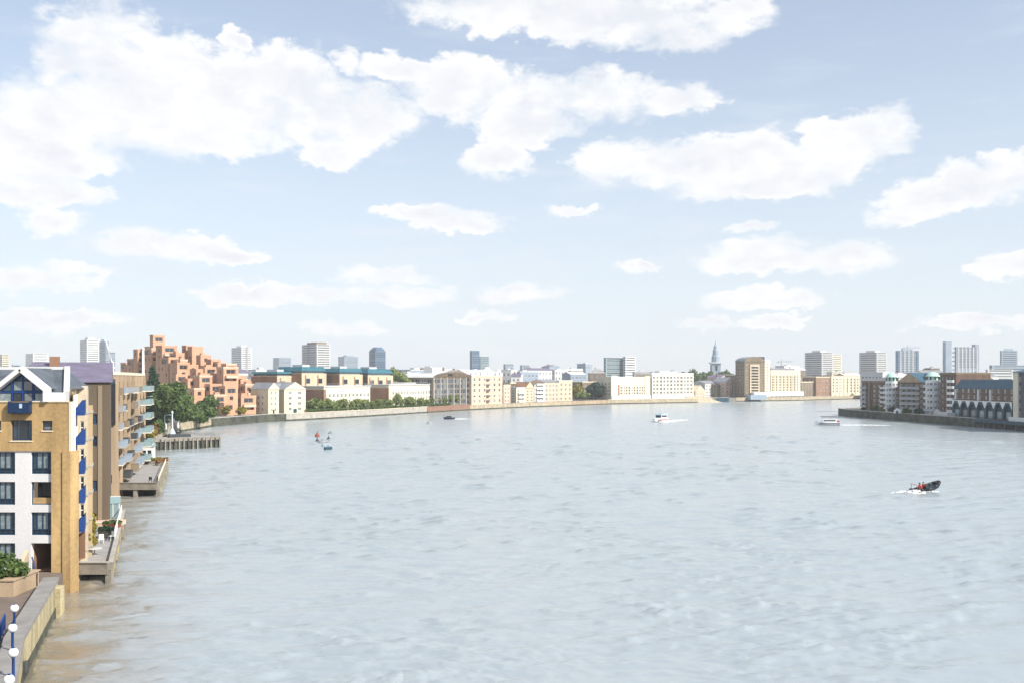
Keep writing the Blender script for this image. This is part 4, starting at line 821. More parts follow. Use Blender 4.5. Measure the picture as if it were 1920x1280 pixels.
# dark glass building with barrel roof
b = bank_bld('glass_building','dark glass office building with low curved roof beside the pink warehouse','office building',812,880,707,22,k=1.012); L,H = b.L,b.H
b.walls(m_umber, grid(L,H,11,5,.86,.84,.6,.6,.6), grid(22,H,5,5,.8,.8,.6,.6), frame=m_grey, style='mull', recess=.3)
for i in range(0,12,2): b.box('column', m_palecon, .6+(L-1.2)/11*i-.2,.6+(L-1.2)/11*i+.2,-.5,-.003,0,H)
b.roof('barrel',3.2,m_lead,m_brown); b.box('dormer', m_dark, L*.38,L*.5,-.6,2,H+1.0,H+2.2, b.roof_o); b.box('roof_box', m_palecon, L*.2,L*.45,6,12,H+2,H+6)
# stepped gable pink warehouse
b = bank_bld('warehouse','tall pink and cream warehouse with white stepped gables at the water edge','warehouse',884,942,704,20,z0=1.0,k=1.002); L,H = b.L,b.H
b.walls(m_pink, grid(L,H,6,5,.36,.55,2.6,.6), grid(20,H,4,5,.36,.5,2,.6), frame=m_white, style='sash')
b.bands(m_cream,[2.2,H*.4,H*.6,H*.8],.35); b.box('plinth', m_creamw, -.2,L+.2,-.3,-.003,-2,2.2)
for a,c,hh in ((.0,.26,4.2),(.3,.72,5.8),(.78,1.0,4.2)):
    x0,x1 = a*L,c*L; m_ = (x0+x1)/2; g_ = MB().prism([(x0,H),(x1,H),(x1,H+hh*.45),(x1-(x1-x0)*.2,H+hh*.5),(m_+.8,H+hh),(m_-.8,H+hh),(x0+(x1-x0)*.2,H+hh*.5),(x0,H+hh*.45)], -.15,.6).build('gable', m_white, b.root)
    place(win_mesh(m_white,0,'sash'),'window',b.root,(m_-.7,-.22,H+hh*.12),0,(1.4,1,2.0))
for k in range(5): b.box('loading_door', m_brown, L*.46,L*.55,-.06,-.004,2.7+k*(H-3.4)/5,2.7+k*(H-3.4)/5+2.2)
b.roof('side',4.0,m_lead,m_pink,over=.0)
# jumble of small riverside houses
def small(name,label,px0,px1,ytop,m,depth=14,nx=3,nz=4,roof=None,rh=2.5,rm=None,k=1.012,bal=0,balm=None):
    b = bank_bld(name,label,'house' if px1-px0 < 28 else 'warehouse',px0,px1,ytop,depth,z0=2.2,k=k); b.walls(m, grid(b.L,b.H,nx,nz,.42,.52), grid(depth,b.H,3,nz,.35,.45))
    if roof: b.roof(roof,rh,rm or m_greyroof,m)
    else: b.parapet(m_creamw if m is not m_creamw else m_lead)
    for j in range(bal): b.balcony(b.L*.12, 1.3+2.9*j, b.L*.76, 1.3, m_creamw, balm or m_white)
    return b
small('riverside_house','pink rendered house with brown top storey beside the pink warehouse',944,957,722,m_pink,nx=2)
small('riverside_house','narrow set back house coloured dark for the gap between pink and white houses',957,967,718,m_brown,nx=2,k=1.03)  # dark brick colour stands in for the shaded gap between neighbours
small('riverside_house','white house with a glazed bay among the small riverside houses',968,985,727,m_creamw,nx=2,nz=5,bal=3)
small('riverside_house','brown gabled house with pale base among the riverside houses',985,1001,727,m_yellow,nx=2,roof='front',rh=4.5,rm=m_brown2)
small('riverside_house','pale house with stacked white balconies among the riverside houses',1002,1021,722,m_palecon,nx=3,nz=5,bal=5)
small('riverside_warehouse','pink brick warehouse with arched bay beside the yellow tree',1021,1048,716,m_pink,nx=4,nz=4,roof='side',rh=2.2)
small('riverside_warehouse','cream and pink warehouse beside the yellow tree',1048,1073,714,m_yellow,nx=3,nz=4)
make_tree('yellow green tree on the far quay between warehouses', (*pt(1081,735),3.3), gz(716,735)-3.3, 11, lf_yel, 2600, .55, 12, trunk_frac=.16)
make_tree('low lime tree in front of the dark green tree', (*pt(1093,728),3.3), gz(732,728)-3.3, 12, lf_lime, 2200, .55, 13, trunk_frac=.16)
make_tree('tall dark green tree beside the long cream wharf', (*pt(1115,752),3.3), gz(713,752)-3.3, 17, lf_dark, 4200, .6, 14, trunk_frac=.14)
make_tree('olive topped tree behind the tall dark green tree', (*pt(1104,772),3.3), gz(711,772)-3.3, 12, lf_mid, 2200, .55, 15, trunk_frac=.16)
small('brick_house','dark brown house half hidden behind the tall dark green tree',1092,1140,716,m_umber,nx=5,k=1.07)
# long cream wharf
b = bank_bld('wharf_building','long cream wharf building with brown lower panels and flat roof','warehouse',1146,1218,708,18); L,H = b.L,b.H
b.walls(m_creamw, grid(L,H,14,3,.6,.66,3.8,6.5), grid(18,H,4,4,.4,.5,3,3), frame=m_pink)
b.bands(m_cream,[H*.66],.4); [b.box('pilaster', m_white, L*f-.5,L*f+.5,-.3,-.003,3.2,H-1) for f in (.3,.5,.52,.7)]
b.parapet(m_creamw,1.0); b.box('end_bay', m_creamw, -.5,6,-.8,-.003,0,H+2); b.box('stair_bay', m_creamw, L-5,L+.3,-.5,-.003,0,H+1.5); b.box('side_strip', m_brown2, 6.2,8.2,-.2,-.003,3,H*.7); b.box('base_wall', m_white, -.5,L+.5,-1.2,-.81,-2,3.2)
b = bank_bld('wharf_building','pale grey and cream wharf with a regular grid of windows','warehouse',1222,1300,701,20); L,H = b.L,b.H
b.walls(m_creamw, grid(L,H,12,5,.62,.6,3.6,1.2), grid(20,H,4,5,.4,.5,3,1.2), frame=m_lead); b.parapet(m_white,1.0)
for i in range(5): b.box('pilaster', m_white, L*i/4-.7 if i else 0,L*i/4+.7 if i<4 else L,-.35,-.003,0,H)
b.box('side_strip', m_brown2, -.5,-.003,1,4,2,H-3); b.box('base_wall', m_white, -.3,L+.3,-.9,-.4,-2,3.2); b.box('roof_plant', m_lead, L*.3,L*.7,6,12,H,H+2.5)
small('gabled_house','small brown gabled house at the end of the wharves beside the dock mouth',1304,1322,733,m_pink,nx=3,nz=2,roof='front',rh=5,rm=m_cream)
sp = thing('slipway','pale sloping stone slipway at the dock mouth','slipway',(*pt(1330,790),0)); MB().prism([(-20,-1),(14,-1),(-4,4.2),(-20,5.5)],-4,14).build('ramp', m_cream, sp)
small('terrace_house','grey terrace house behind the dock mouth',1322,1345,718,m_palecon,nx=4,k=1.06,roof='side',rm=m_greyroof)
small('terrace_house','purple brown terrace house behind the dock mouth',1343,1362,722,m_umber,nx=4,k=1.05,roof='side',rm=m_purple)
small('terrace_house','pale gabled terrace house next to the rounded brown tower',1360,1380,715,m_pink,nx=3,k=1.04,roof='front',rh=4,rm=m_lead)
dk = thing('dock_gate','dark blue timber dock gate between slipway and tower','dock gate',(*pt(1346,802),0),.5); MB().box(-9,12,0,2,-2,3.5).build('gate_leaf', m_teal, dk); MB().box(-9,12,-.3,2.3,3.503,3.9).build('walkway', m_grey, dk); [MB().box(-8+4*k,-7.6+4*k,-.2,-.003,-2,3.4).build('rib', m_dark, dk) for k in range(5)]
# rounded brown tower and its cream neighbour
A,B_,D = corner(1379,1396,1434,828,18); b = Bld('tower_building','tall brown brick tower block with rounded top by the dock mouth','tower block',A,B_,2.5,gz(678,828),D); L,H=b.L,b.H
b.walls(m_umber, grid(L,H,5,10,.4,.5,4,1.0), grid(D,H,3,10,.4,.5,4,1), frame=m_cream); b.roof('barrel',4.6,m_greyroof,m_umber); b.box('central_bay', m_yellow, L*.25,L*.72,-.7,-.25,4,H-2); b.box('roof_tank', m_navy, L*.75,L*1.02,1,6,H+1,H+4.5)
for k in range(9): b.box('ribbon_window', m_glass[0], L*.32,L*.66,-.78,-.71,6+k*(H-9)/9,7.4+k*(H-9)/9)
b.box('base_pavilion', m_bluegrey, L*.02,L*.8,-9,-1,-1,3.2); b.box('base_roof', m_white, L*.3,L*.95,-6,-.8,3.2,5.4)
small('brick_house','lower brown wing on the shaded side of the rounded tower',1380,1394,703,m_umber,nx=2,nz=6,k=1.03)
b = bank_bld('stair_tower','slim cream stair tower between the brown tower and the pillared wharf','tower block',1433,1444,676,12,k=1.006); b.walls(m_creamw, grid(b.L,b.H,1,11,.3,.45,4,2)); b.parapet(m_white,.8)
b = bank_bld('pillared_wharf','cream wharf with tall window bays and white base over the water','warehouse',1445,1500,696,22); L,H=b.L,b.H
b.walls(m_cream, grid(L,H,8,6,.42,.62,5,3.5), grid(22,H,4,6,.4,.5,5,3), frame=m_brown); b.parapet(m_creamw,1.2); b.box('end_pier', m_creamw, L-3,L+.2,-.3,-.003,0,H); b.box('base_storey', m_white, -12,L+.4,-4,-.01,.8,4.8)
for i in range(9): b.box('pillar', m_creamw, .5+(L-1)/8*i-.35,.5+(L-1)/8*i+.35,-.4,-.003,4.8,H-2.5); 
for i in range(11): b.box('pile', m_darkwall, -11+(L+11)/10*i-.4,-11+(L+11)/10*i+.4,-3.8,-2.8,-5,.8)
b.box('attic', m_greyroof, L*.1,L*.9,3,16,H+.2,H+2.6)
small('brick_wharf','umber brown wharf between the pillared wharf and the salmon wharf',1502,1530,716,m_umber,nx=5,nz=5,k=1.02); small('brick_wharf','warm brown wharf with roof tank beside the salmon wharf',1530,1560,707,m_brown2,nx=5,nz=5,k=1.015)
b = bank_bld('salmon_wharf','salmon and cream wharf with tall bays at the bend of the river','warehouse',1559,1612,705,20); L,H=b.L,b.H; b.walls(m_cream, grid(L,H,8,5,.42,.66,3,1.5), grid(20,H,4,5,.4,.5), frame=m_pink); b.parapet(m_pink,.8); [b.box('pilaster', m_creamw, L*i/7-.5,L*i/7+.5,-.4,-.003,0,H-.5) for i in range(1,8)]
# row of small round quay trees
proto = make_tree('small clipped round tree in the row along the pale quay', (*pt(580,470),3.9), 5.6, 5.2, lf_lime, 700, .42, 51, trunk_frac=.25, group='small round trees along the pale quay')
for k in range(1,26):
    px = 580+10.9*k; px += random.uniform(-2.5,2.5)
    c = copy_tree(proto); d = bd(px)+8+random.uniform(-1,2); c.location = (*pt(px,d),3.7); s_ = random.uniform(.75,1.2); c.scale = (s_,s_,s_*random.uniform(.85,1.25)); c.rotation_euler = (0,0,random.uniform(0,6))
hd = tag(lobes_crown('shrubbery', lf_mid, None, [(*pt(575+6.5*k, bd(575+6.5*k)+5), 4.4, 2.2,2.0,.9) for k in range(42)], 4200, .34, 52), 'low mixed shrubs along the top of the pale quay', None, kind='stuff')

# ================================================================== LOW POINT ACROSS THE RIVER
def point_bld(name,label,cat,px0,d0,px1,d1,ytop,depth,z0=3.4,group=None):
    A,B_ = pt(px0,d0),pt(px1,d1); return Bld(name,label,cat,A,B_,z0,gz(ytop,(d0+d1)/2),depth,group)
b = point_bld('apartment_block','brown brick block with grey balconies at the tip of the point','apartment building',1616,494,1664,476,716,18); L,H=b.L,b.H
b.walls(m_shadebrick, grid(L,H,5,5,.45,.55,2.0,.8), grid(18,H,4,5,.4,.5,2,.8)); b.parapet(m_umber,.8)
for k in range(5):
    b.balcony(L*.02, 2.0+k*(H-2.8)/5, L*.22, 1.4, m_lead, m_grey); b.balcony(L*.78, 2.0+k*(H-2.8)/5, L*.2, 1.2, m_lead, m_palecon)
b.box('stair_core', m_umber, L*.3,L*.36,-.8,-.003,0,H+.5)
def turret(label,px,d,ytop,yeave,r):
    t = thing('turret',label,'turret',(*pt(px,d),3.4)); h = gz(yeave,d)-3.4; ht = gz(ytop,d)-3.4; n = 16
    MB().lathe([(r,-1),(r,h)],n).build('wall', m_white, t)
    for k in range(5): z = 1.5+k*(h-2)/5; MB().lathe([(r+.02,z),(r+.9,z),(r+.9,z+.2),(r+.02,z+.2)],n).build('balcony_slab', m_white, t); MB().lathe([(r+.85,z+.2),(r+.9,z+.2),(r+.9,z+1.1),(r+.85,z+1.1)],n).build('balcony_rail', m_lead, t)
    for k in range(5):
        for a in (-2.7,-2.2,-1.6,-1.0):
            z = 1.8+k*(h-2)/5; o = place(win_mesh(m_white,0,'mull'),'window',t,((r+.03)*math.cos(a)-.6*-math.sin(a),(r+.03)*math.sin(a)-.6*math.cos(a),z),a+math.pi/2,(1.2,1,1.9))
    MB().lathe([(r*.82,h),(r*.82,h+(ht-h)*.45)],n).build('lantern', m_mint, t); MB().lathe([(r*1.05,h+(ht-h)*.45),(r*.95,h+(ht-h)*.55),(r*.6,h+(ht-h)*.85),(.1,ht)],n).build('dome', m_mint, t, smooth=True)
    for k in range(8): a = k*math.pi/4; MB().box(r*.84*math.cos(a)-.3,r*.84*math.cos(a)+.3,r*.84*math.sin(a)-.3,r*.84*math.sin(a)+.3,h+.3,h+(ht-h)*.4).build('lantern_window', m_glass[0], t)
turret('white round turret with mint dome beside the brown brick block',1672,470,697,714,2.9); turret('white round turret with mint dome beside the gabled brick block',1749,440,696,712,3.1)
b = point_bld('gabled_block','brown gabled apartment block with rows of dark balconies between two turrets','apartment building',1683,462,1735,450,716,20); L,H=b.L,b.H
b.walls(m_shadebrick, grid(L,H,5,5,.55,.6,1.8,.5), grid(20,H,3,5), frame=m_lead); b.roof('front',gz(698,456)-gz(716,456),m_navyroof,m_stock,x0=0,x1=L*.88)
for k in range(5): b.balcony(L*.12, 1.7+k*(H-2.2)/5, L*.7, 1.2, m_palecon, m_grey)
b.box('downpipe', m_mint, L*.1,L*.115,-.2,-.003,1,H-.5); b.box('roof_house', m_tealroof, L*.7,L*1.25,6,14,H,H+4.0)
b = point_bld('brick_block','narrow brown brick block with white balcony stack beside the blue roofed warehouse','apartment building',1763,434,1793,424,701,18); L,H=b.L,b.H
b.walls(m_shadebrick, grid(L,H,4,6,.4,.5,1.6,.8), grid(18,H,3,6)); b.parapet(m_umber,.8); [b.balcony(L*.55, 1.5+k*(H-2.4)/6, L*.38, 1.3, m_white, m_white) for k in range(6)]
# long warehouse with arches
b = point_bld('arched_warehouse','long brown warehouse with blue slate roof and seven dark arches on the water','warehouse',1790,420,1903,377,728,17); L,H=b.L,b.H
zA = gz(752,400)-3.4; zT = H; n=7
b.walls(m_shadebrick, [(L*(i+.5)/10-.7,L*(i+.5)/10+.7,z_,z_+1.5) for i in range(10) for z_ in (zA+1.0,zA+3.7) if z_+1.6 < H], (), recess=.2)
for i in (0,4,6): b.box('bay_panel', m_lead, L*(i+.06)/10,L*(i+.40)/10,-.25,-.003,zA+.5,H-.3)
b.roof('mansard',gz(711,400)-gz(728,400),m_navyroof,over=.4)
for i in range(n):
    x0,x1 = L*i/n,L*(i+1)/n; m_ = (x0+x1)/2; w_ = x1-x0; a = MB(); seg = 10
    arch = [(x0+w_*.12,0)]+[(m_-w_*.38*math.cos(math.pi*k/seg), zA*.42+zA*.45*math.sin(math.pi*k/seg)) for k in range(seg+1)]+[(x1-w_*.12,0)]
    # spandrel wall pieces around each arch
    for k in range(len(arch)-1):
        p,q = arch[k],arch[k+1]
        if abs(p[0]-q[0]) > .01: a.poly([(p[0],-1.2,p[1]),(q[0],-1.2,q[1]),(q[0],-1.2,zA),(p[0],-1.2,zA)]); a.poly([(p[0],-1.2,p[1]),(q[0],-1.2,q[1]),(q[0],-.05,q[1]),(p[0],-.05,p[1])])
    a.box(x0,x0+w_*.12,-1.2,-.05,0,zA); a.box(x1-w_*.12,x1,-1.2,-.05,0,zA); a.build('arch', m_teal, b.root)
    g = MB().poly([(x0,-1.25,zA),(x0+w_*.3,-1.25,zA),(x0+.15,-1.25,zA*.62),(x0,-1.25,zA*.62)]).poly([(x1,-1.25,zA),(x1-w_*.3,-1.25,zA),(x1-.15,-1.25,zA*.62),(x1,-1.25,zA*.62)]).build('spandrel', m_white, b.root)
    b.box('arch_glazing', m_glass[2] if i in (1,2) else m_paleglass, x0+w_*.2,x1-w_*.2,-.5,-.45,.2,zA*.45)
b.box('arch_ledge', m_white, 0,L,-1.35,-.0,zA+.003,zA+.3)
for i in range(n): b.box('dark_arch_fill', m_teal, L*i/n+.02,L*(i+1)/n-.02,-.04,-.003,0,zA)  # dark teal sheet paints the darkness inside each arch
b.box('terrace', m_palecon, -9,2,-4.5,-.9,-.2,1.6)
A,B_ = Vector((189,393)),Vector((197,318)); v = B_-A; st = thing('landing_stage','dark teal landing stage on piles below the arched warehouse','landing stage',(A.x,A.y,0),math.atan2(v.y,v.x)); SL = v.length
MB().box(0,SL,0,9,2.7,3.1).build('deck_floor', m_teal, st); MB().box(0,SL,-.3,-.003,2.2,3.5).build('fascia', m_teal, st)
for k in range(12): MB().box(SL*k/11-.35,SL*k/11+.35,-.1,.6,-2.2,2.2).build('pile', m_darkmetal, st)
for k in range(11): MB().tube((SL*k/11+.35,.2,2.0),(SL*(k+1)/11-.35,.2,.2),.13,n=6).build('brace', m_darkmetal, st)
MB().box(.5,SL,4.5,5,-2.2,2.6).build('back_wall', m_darkwall, st)
b = point_bld('corner_house','cream pier and dark bricks of a house with wide eaves beyond the warehouse','house',1903,374,1985,345,697,16); L,H=b.L,b.H
b.walls(m_navy, grid(L,H,5,5,.4,.5)); b.box('cream_pier', m_creamw, -.3,3.2,-.6,-.003,0,H); b.roof('hip',2.6,m_navyroof,over=1.4); b.box('base', m_white, -1,L,-2,-.61,-1,1.5)
b = point_bld('pale_block','pale grey flat block with a row of windows behind the tip of the point','apartment building',1613,560,1655,552,699,14); b.walls(m_palecon, grid(b.L,b.H,6,6,.6,.4)); b.parapet(m_lead,.6)
b = point_bld('roof_house','pale sloping lead roof between the brown block and the turret','house',1655,500,1685,490,707,12); b.walls(m_palecon, grid(b.L,b.H,4,4)); b.roof('hip',2.5,m_lead)
for k,(px,d) in enumerate(((1622,500),(1640,488),(1655,482),(1672,474),(1700,452),(1722,446))):
    make_tree(['dark shrub at the very tip of the point','dark shrub below the brown block','yellow shrub beside the brown block','dark green shrub below the white turret','low shrub below the gabled block','small shrub at the second turret'][k],(*pt(px,d-7),3.3),3.2,4.6,[lf_dark,lf_mid,lf_yel,lf_dark,lf_mid,lf_dark][k],500,.35,60+k,trunk_frac=.1,name='bush',cat='bush')
tw = thing('terrace_wall','white scalloped terrace wall below the gabled block','wall',(*pt(1676,452),3.4),math.atan2(429-452,gx(1790,429)-gx(1676,452))); L=(Vector(pt(1790,429))-Vector(pt(1676,452))).length
for k in range(9): x=L*k/9; MB().prism([(x,0),(x+L/9,0),(x+L/9,1.5),(x+L/18,2.6),(x,1.5)],0,.4).build('wall_panel', m_palecon if k%2 else m_white, tw)
for k in range(9): MB().prism([(L*(k+.3)/9,.02),(L*(k+.7)/9,.02),(L*(k+.7)/9,1.0),(L*(k+.5)/9,1.5),(L*(k+.3)/9,1.0)],-.03,-.003).build('opening', m_teal, tw)

# ================================================================== SKYLINE TOWERS
def tower(label,px_l,px_c,px_r,ytop,d,m,name='tower_block',floors=None,band=None,cap=None,ang=40,cat='tower block',strip=None,bandz=.45):
    A,B_,D = corner(px_l,px_c,px_r,d,ang); b = Bld(name,label,cat,A,B_,3.0,gz(ytop,d),D); L,H=b.L,b.H; fl = floors or int(H/3.2); vis = min(fl, 13); st = H/fl
    fh = [(L*.06,L*.94,H-st*(k+1)+st*.28,H-st*(k+1)+st*(.28+bandz)) for k in range(vis)]; lh = [(D*.06,D*.94,z0,z1) for _,_,z0,z1 in fh]
    b.walls(m, fh, lh if D > 3 else (), frame=band or m, style='ribbon', recess=.5)
    if strip: b.box('core', strip, L*.42,L*.58,-.6,-.003,0,H+1.5)
    if cap: b.box('roof_plant', cap, L*.25,L*.75,D*.25,D*.75,H,H+max(3,H*.05))
    return b
tower('slim white tower far behind the purple roof',150,163,186,637,1500,m_white,cap=m_palecon); tower('pale blue glass tower beside the slim white tower',184,198,204,640,1540,m_bluegrey,name='glass_tower',cap=m_hullblue)
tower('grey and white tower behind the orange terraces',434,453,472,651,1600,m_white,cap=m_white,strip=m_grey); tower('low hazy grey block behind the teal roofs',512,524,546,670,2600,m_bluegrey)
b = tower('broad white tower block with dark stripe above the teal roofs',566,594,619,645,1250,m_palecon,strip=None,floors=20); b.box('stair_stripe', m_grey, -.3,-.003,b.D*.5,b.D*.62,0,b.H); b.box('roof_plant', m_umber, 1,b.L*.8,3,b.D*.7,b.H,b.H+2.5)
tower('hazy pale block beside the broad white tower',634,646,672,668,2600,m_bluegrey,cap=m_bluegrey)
b = tower('dark blue glass tower with rounded shoulders',692,704,723,657,1500,m_dkblue,name='glass_tower',band=m_dkblue,floors=22); b.box('crown', m_dkblue, b.L*.08,b.L*.92,b.D*.08,b.D*.92,b.H,b.H+3); b.box('crown_cap', m_dkblue, b.L*.2,b.L*.8,b.D*.2,b.D*.8,b.H+3,b.H+5.5)
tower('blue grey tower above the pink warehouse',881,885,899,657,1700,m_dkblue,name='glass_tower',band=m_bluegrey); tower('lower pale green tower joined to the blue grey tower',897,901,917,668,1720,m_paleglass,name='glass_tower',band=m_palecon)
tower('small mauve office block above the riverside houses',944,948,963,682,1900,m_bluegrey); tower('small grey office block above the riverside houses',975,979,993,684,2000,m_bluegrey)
tower('wide glass office block beyond the long cream wharf',1132,1136,1172,670,1250,m_paleglass,name='glass_block',band=m_palecon,floors=16,bandz=.6); tower('white concrete stair block joined to the wide glass office block',1168,1173,1192,668,1262,m_white,name='white_block')
tower('grey sided slab tower above the warm brown wharf',1509,1541,1562,660,1500,m_palecon,cap=m_palecon,ang=30); tower('cream slab tower behind the grey sided slab tower',1555,1561,1578,664,1700,m_creamw)
tower('grey sided slab tower above the tip of the point',1611,1644,1663,660,1500,m_palecon,cap=m_palecon,ang=30)
b = tower('broad tower with dark corners and pale ribs above the turrets',1679,1684,1722,657,1400,m_bluegrey,floors=22,cap=m_bluegrey,ang=15)
for k in range(5): b.box('rib', m_palecon, b.L*(.1+.2*k),b.L*(.14+.2*k),-.5,-.003,20,b.H)
for x0,x1 in ((-.3,b.L*.1),(b.L*.9,b.L+.3)): b.box('corner_panel', m_dkblue, x0,x1,-.6,-.003,0,b.H)
# tower with detached lift shaft and bridges
b = tower('wide brutalist tower linked by bridges to a slim lift shaft',1790,1793,1836,650,1450,m_bluegrey,floors=26,ang=12); L,H=b.L,b.H
for k in range(6): b.box('rib', m_palecon, L*(.08+.16*k),L*(.12+.16*k),-.5,-.003,0,H)
sx0 = -L*.42; b.box('lift_shaft', m_bluegrey, sx0,sx0+L*.26,2,9,0,H+8)
for k in range(8): b.box('link_bridge', m_palecon, sx0+L*.26,-.004,4,7,H-3-6.5*k,H-1-6.5*k)
b.box('raised_corner', m_bluegrey, L*.85,L,1,9,H,H+4)
tower('square blue grey tower behind the corner house',1875,1878,1908,657,1500,m_bluegrey,cap=m_bluegrey,ang=12); tower('long stepped office block behind the corner house',1855,1860,1925,684,1200,m_bluegrey,name='office_block',band=m_palecon,ang=10); tower('lower step of the long office block behind the corner house',1848,1852,1900,692,1180,m_palecon,name='office_block',ang=10)
tower('pale hazy block on the skyline behind the tan block gable',0,4,17,664,1500,m_creamw); tower('small dark plant room block behind the tan block gable',22,24,38,683,700,m_bluegrey); tower('pale hazy tower behind the tan block roof',48,62,90,662,2000,m_white)
make_tree('dark tree top showing above the tan block roof', (*pt(55,400),3.2), gz(672,400)-3.2, 11, lf_dark, 1800, .5, 80, trunk_frac=.3)
tower('hazy block behind the buff warehouse',205,208,216,660,1900,m_bluegrey)
# church steeple
D_ = 1150; t = thing('church_tower','slender grey church steeple rising above the trees by the dock','church',(*pt(1341.5,D_),3.0)); q = lambda py: gz(py,D_)-3.0; w_ = 4.2
MB().box(-w_*1.25,w_*1.25,-w_*1.25,w_*1.25,0,q(681)).build('tower_base', m_bluegrey, t); MB().box(-w_*1.6,w_*1.6,-w_*1.6,w_*1.6,q(681)+.003,q(679)).build('cornice', m_palecon, t)
MB().lathe([(w_*1.15,q(679)),(w_*1.1,q(668)),(w_*.85,q(666)),(w_*.75,q(656)),(w_*.55,q(654)),(w_*.5,q(649)),(w_*.2,q(646)),(.15,q(638))],8).build('steeple', m_bluegrey, t)
for sgn in ((0,-1),(1,0),(-1,0)):
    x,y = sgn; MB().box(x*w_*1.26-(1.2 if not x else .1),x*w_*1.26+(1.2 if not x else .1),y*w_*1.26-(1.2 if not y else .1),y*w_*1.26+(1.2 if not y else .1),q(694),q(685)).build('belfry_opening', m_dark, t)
MB().box(-6,6,w_*1.3,32,0,q(702)).build('nave', m_palecon, t); MB().prism([(-6.4,q(702)+.01),(0,q(697)),(6.4,q(702)+.01)],w_*1.3,32.3).build('nave_roof', m_greyroof, t)
for k,(px,d,ty,wd) in enumerate(((1256,960,692,24),(1278,985,693,22),(1297,1000,690,26),(1316,1020,694,24),(1328,1050,692,22),(1358,1060,691,24),(1368,1000,697,20),(1235,980,694,20))):
    make_tree('distant green tree crown above the pale wharf roofs',(*pt(px,d),3.2),gz(ty,d)-3.2,wd,lf_mid,1500,1.0,90+k,trunk_frac=.2,group='distant trees beside the church')
# low roofs filling in behind the quays
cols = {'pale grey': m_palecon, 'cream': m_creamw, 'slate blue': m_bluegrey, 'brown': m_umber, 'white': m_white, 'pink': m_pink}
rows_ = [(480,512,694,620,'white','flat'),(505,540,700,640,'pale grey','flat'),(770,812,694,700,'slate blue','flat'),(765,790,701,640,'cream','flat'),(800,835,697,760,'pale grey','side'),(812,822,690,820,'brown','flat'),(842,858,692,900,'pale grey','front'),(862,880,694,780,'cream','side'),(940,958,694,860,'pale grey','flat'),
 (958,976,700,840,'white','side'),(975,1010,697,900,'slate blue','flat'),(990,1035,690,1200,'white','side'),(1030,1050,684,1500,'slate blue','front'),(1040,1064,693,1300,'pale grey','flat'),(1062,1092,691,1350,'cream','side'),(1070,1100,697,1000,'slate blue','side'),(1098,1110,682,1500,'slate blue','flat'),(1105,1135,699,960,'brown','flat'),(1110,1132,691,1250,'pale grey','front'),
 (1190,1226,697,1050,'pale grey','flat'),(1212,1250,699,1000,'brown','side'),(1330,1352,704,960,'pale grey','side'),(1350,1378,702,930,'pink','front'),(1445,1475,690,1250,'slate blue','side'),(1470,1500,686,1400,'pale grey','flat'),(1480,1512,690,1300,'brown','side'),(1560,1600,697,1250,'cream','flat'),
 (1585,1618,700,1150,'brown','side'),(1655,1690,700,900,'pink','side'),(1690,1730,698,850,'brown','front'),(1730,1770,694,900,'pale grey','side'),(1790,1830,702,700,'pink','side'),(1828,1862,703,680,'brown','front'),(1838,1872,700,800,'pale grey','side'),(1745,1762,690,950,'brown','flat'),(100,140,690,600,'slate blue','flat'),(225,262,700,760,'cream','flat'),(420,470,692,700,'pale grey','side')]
seen = {}
def where(px):
    for lim, ph in ((150,'behind the tan gabled block'),(300,'behind the buff warehouse'),(478,'behind the orange terraces'),(560,'behind the cream gabled houses'),(798,'behind the low white offices'),(811,'above the white offices'),(882,'behind the dark glass building'),(957,'behind the pink stepped gable warehouse'),
                    (988,'behind the small riverside houses'),(1038,'behind the house with stacked balconies'),(1068,'behind the cream and pink warehouse'),(1103,'behind the yellow green quay tree'),(1140,'behind the dark green quay tree'),(1260,'behind the long cream wharf'),(1340,'behind the slipway'),(1382,'next to the rounded tower'),
                    (1460,'behind the slim cream stair tower'),(1520,'behind the pillared wharf'),(1575,'behind the warm brown wharf'),(1620,'behind the salmon wharf'),(1680,'behind the domed turrets'),(1725,'behind the gabled brown block'),(1770,'behind the narrow brick block'),(1815,'behind the blue slate roof'),(1990,'beside the long stepped office block')):
        if px < lim: return ph
for i,(p0,p1,ty,d,cn,rf) in enumerate(rows_):
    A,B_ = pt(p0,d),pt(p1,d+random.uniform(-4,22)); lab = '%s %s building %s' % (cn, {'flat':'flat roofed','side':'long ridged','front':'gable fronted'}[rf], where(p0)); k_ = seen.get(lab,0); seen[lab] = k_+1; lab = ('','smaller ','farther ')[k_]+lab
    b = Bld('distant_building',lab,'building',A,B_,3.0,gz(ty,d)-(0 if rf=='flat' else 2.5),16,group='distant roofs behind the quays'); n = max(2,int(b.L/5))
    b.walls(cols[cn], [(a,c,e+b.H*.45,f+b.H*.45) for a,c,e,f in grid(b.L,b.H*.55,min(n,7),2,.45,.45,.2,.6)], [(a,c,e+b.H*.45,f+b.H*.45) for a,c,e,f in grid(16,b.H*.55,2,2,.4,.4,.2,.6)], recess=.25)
    if rf=='flat': b.parapet(m_lead,.7); b.box('roof_plant', m_palecon, b.L*.3,b.L*.55,4,9,b.H,b.H+2)
    else: b.roof(rf,3.0,random.choice((m_greyroof,m_purple,m_lead)),cols[cn]); b.box('chimney', m_brown2, b.L*.2,b.L*.2+1.4,7,8.4,b.H+1,b.H+4.2, b.roof_o)
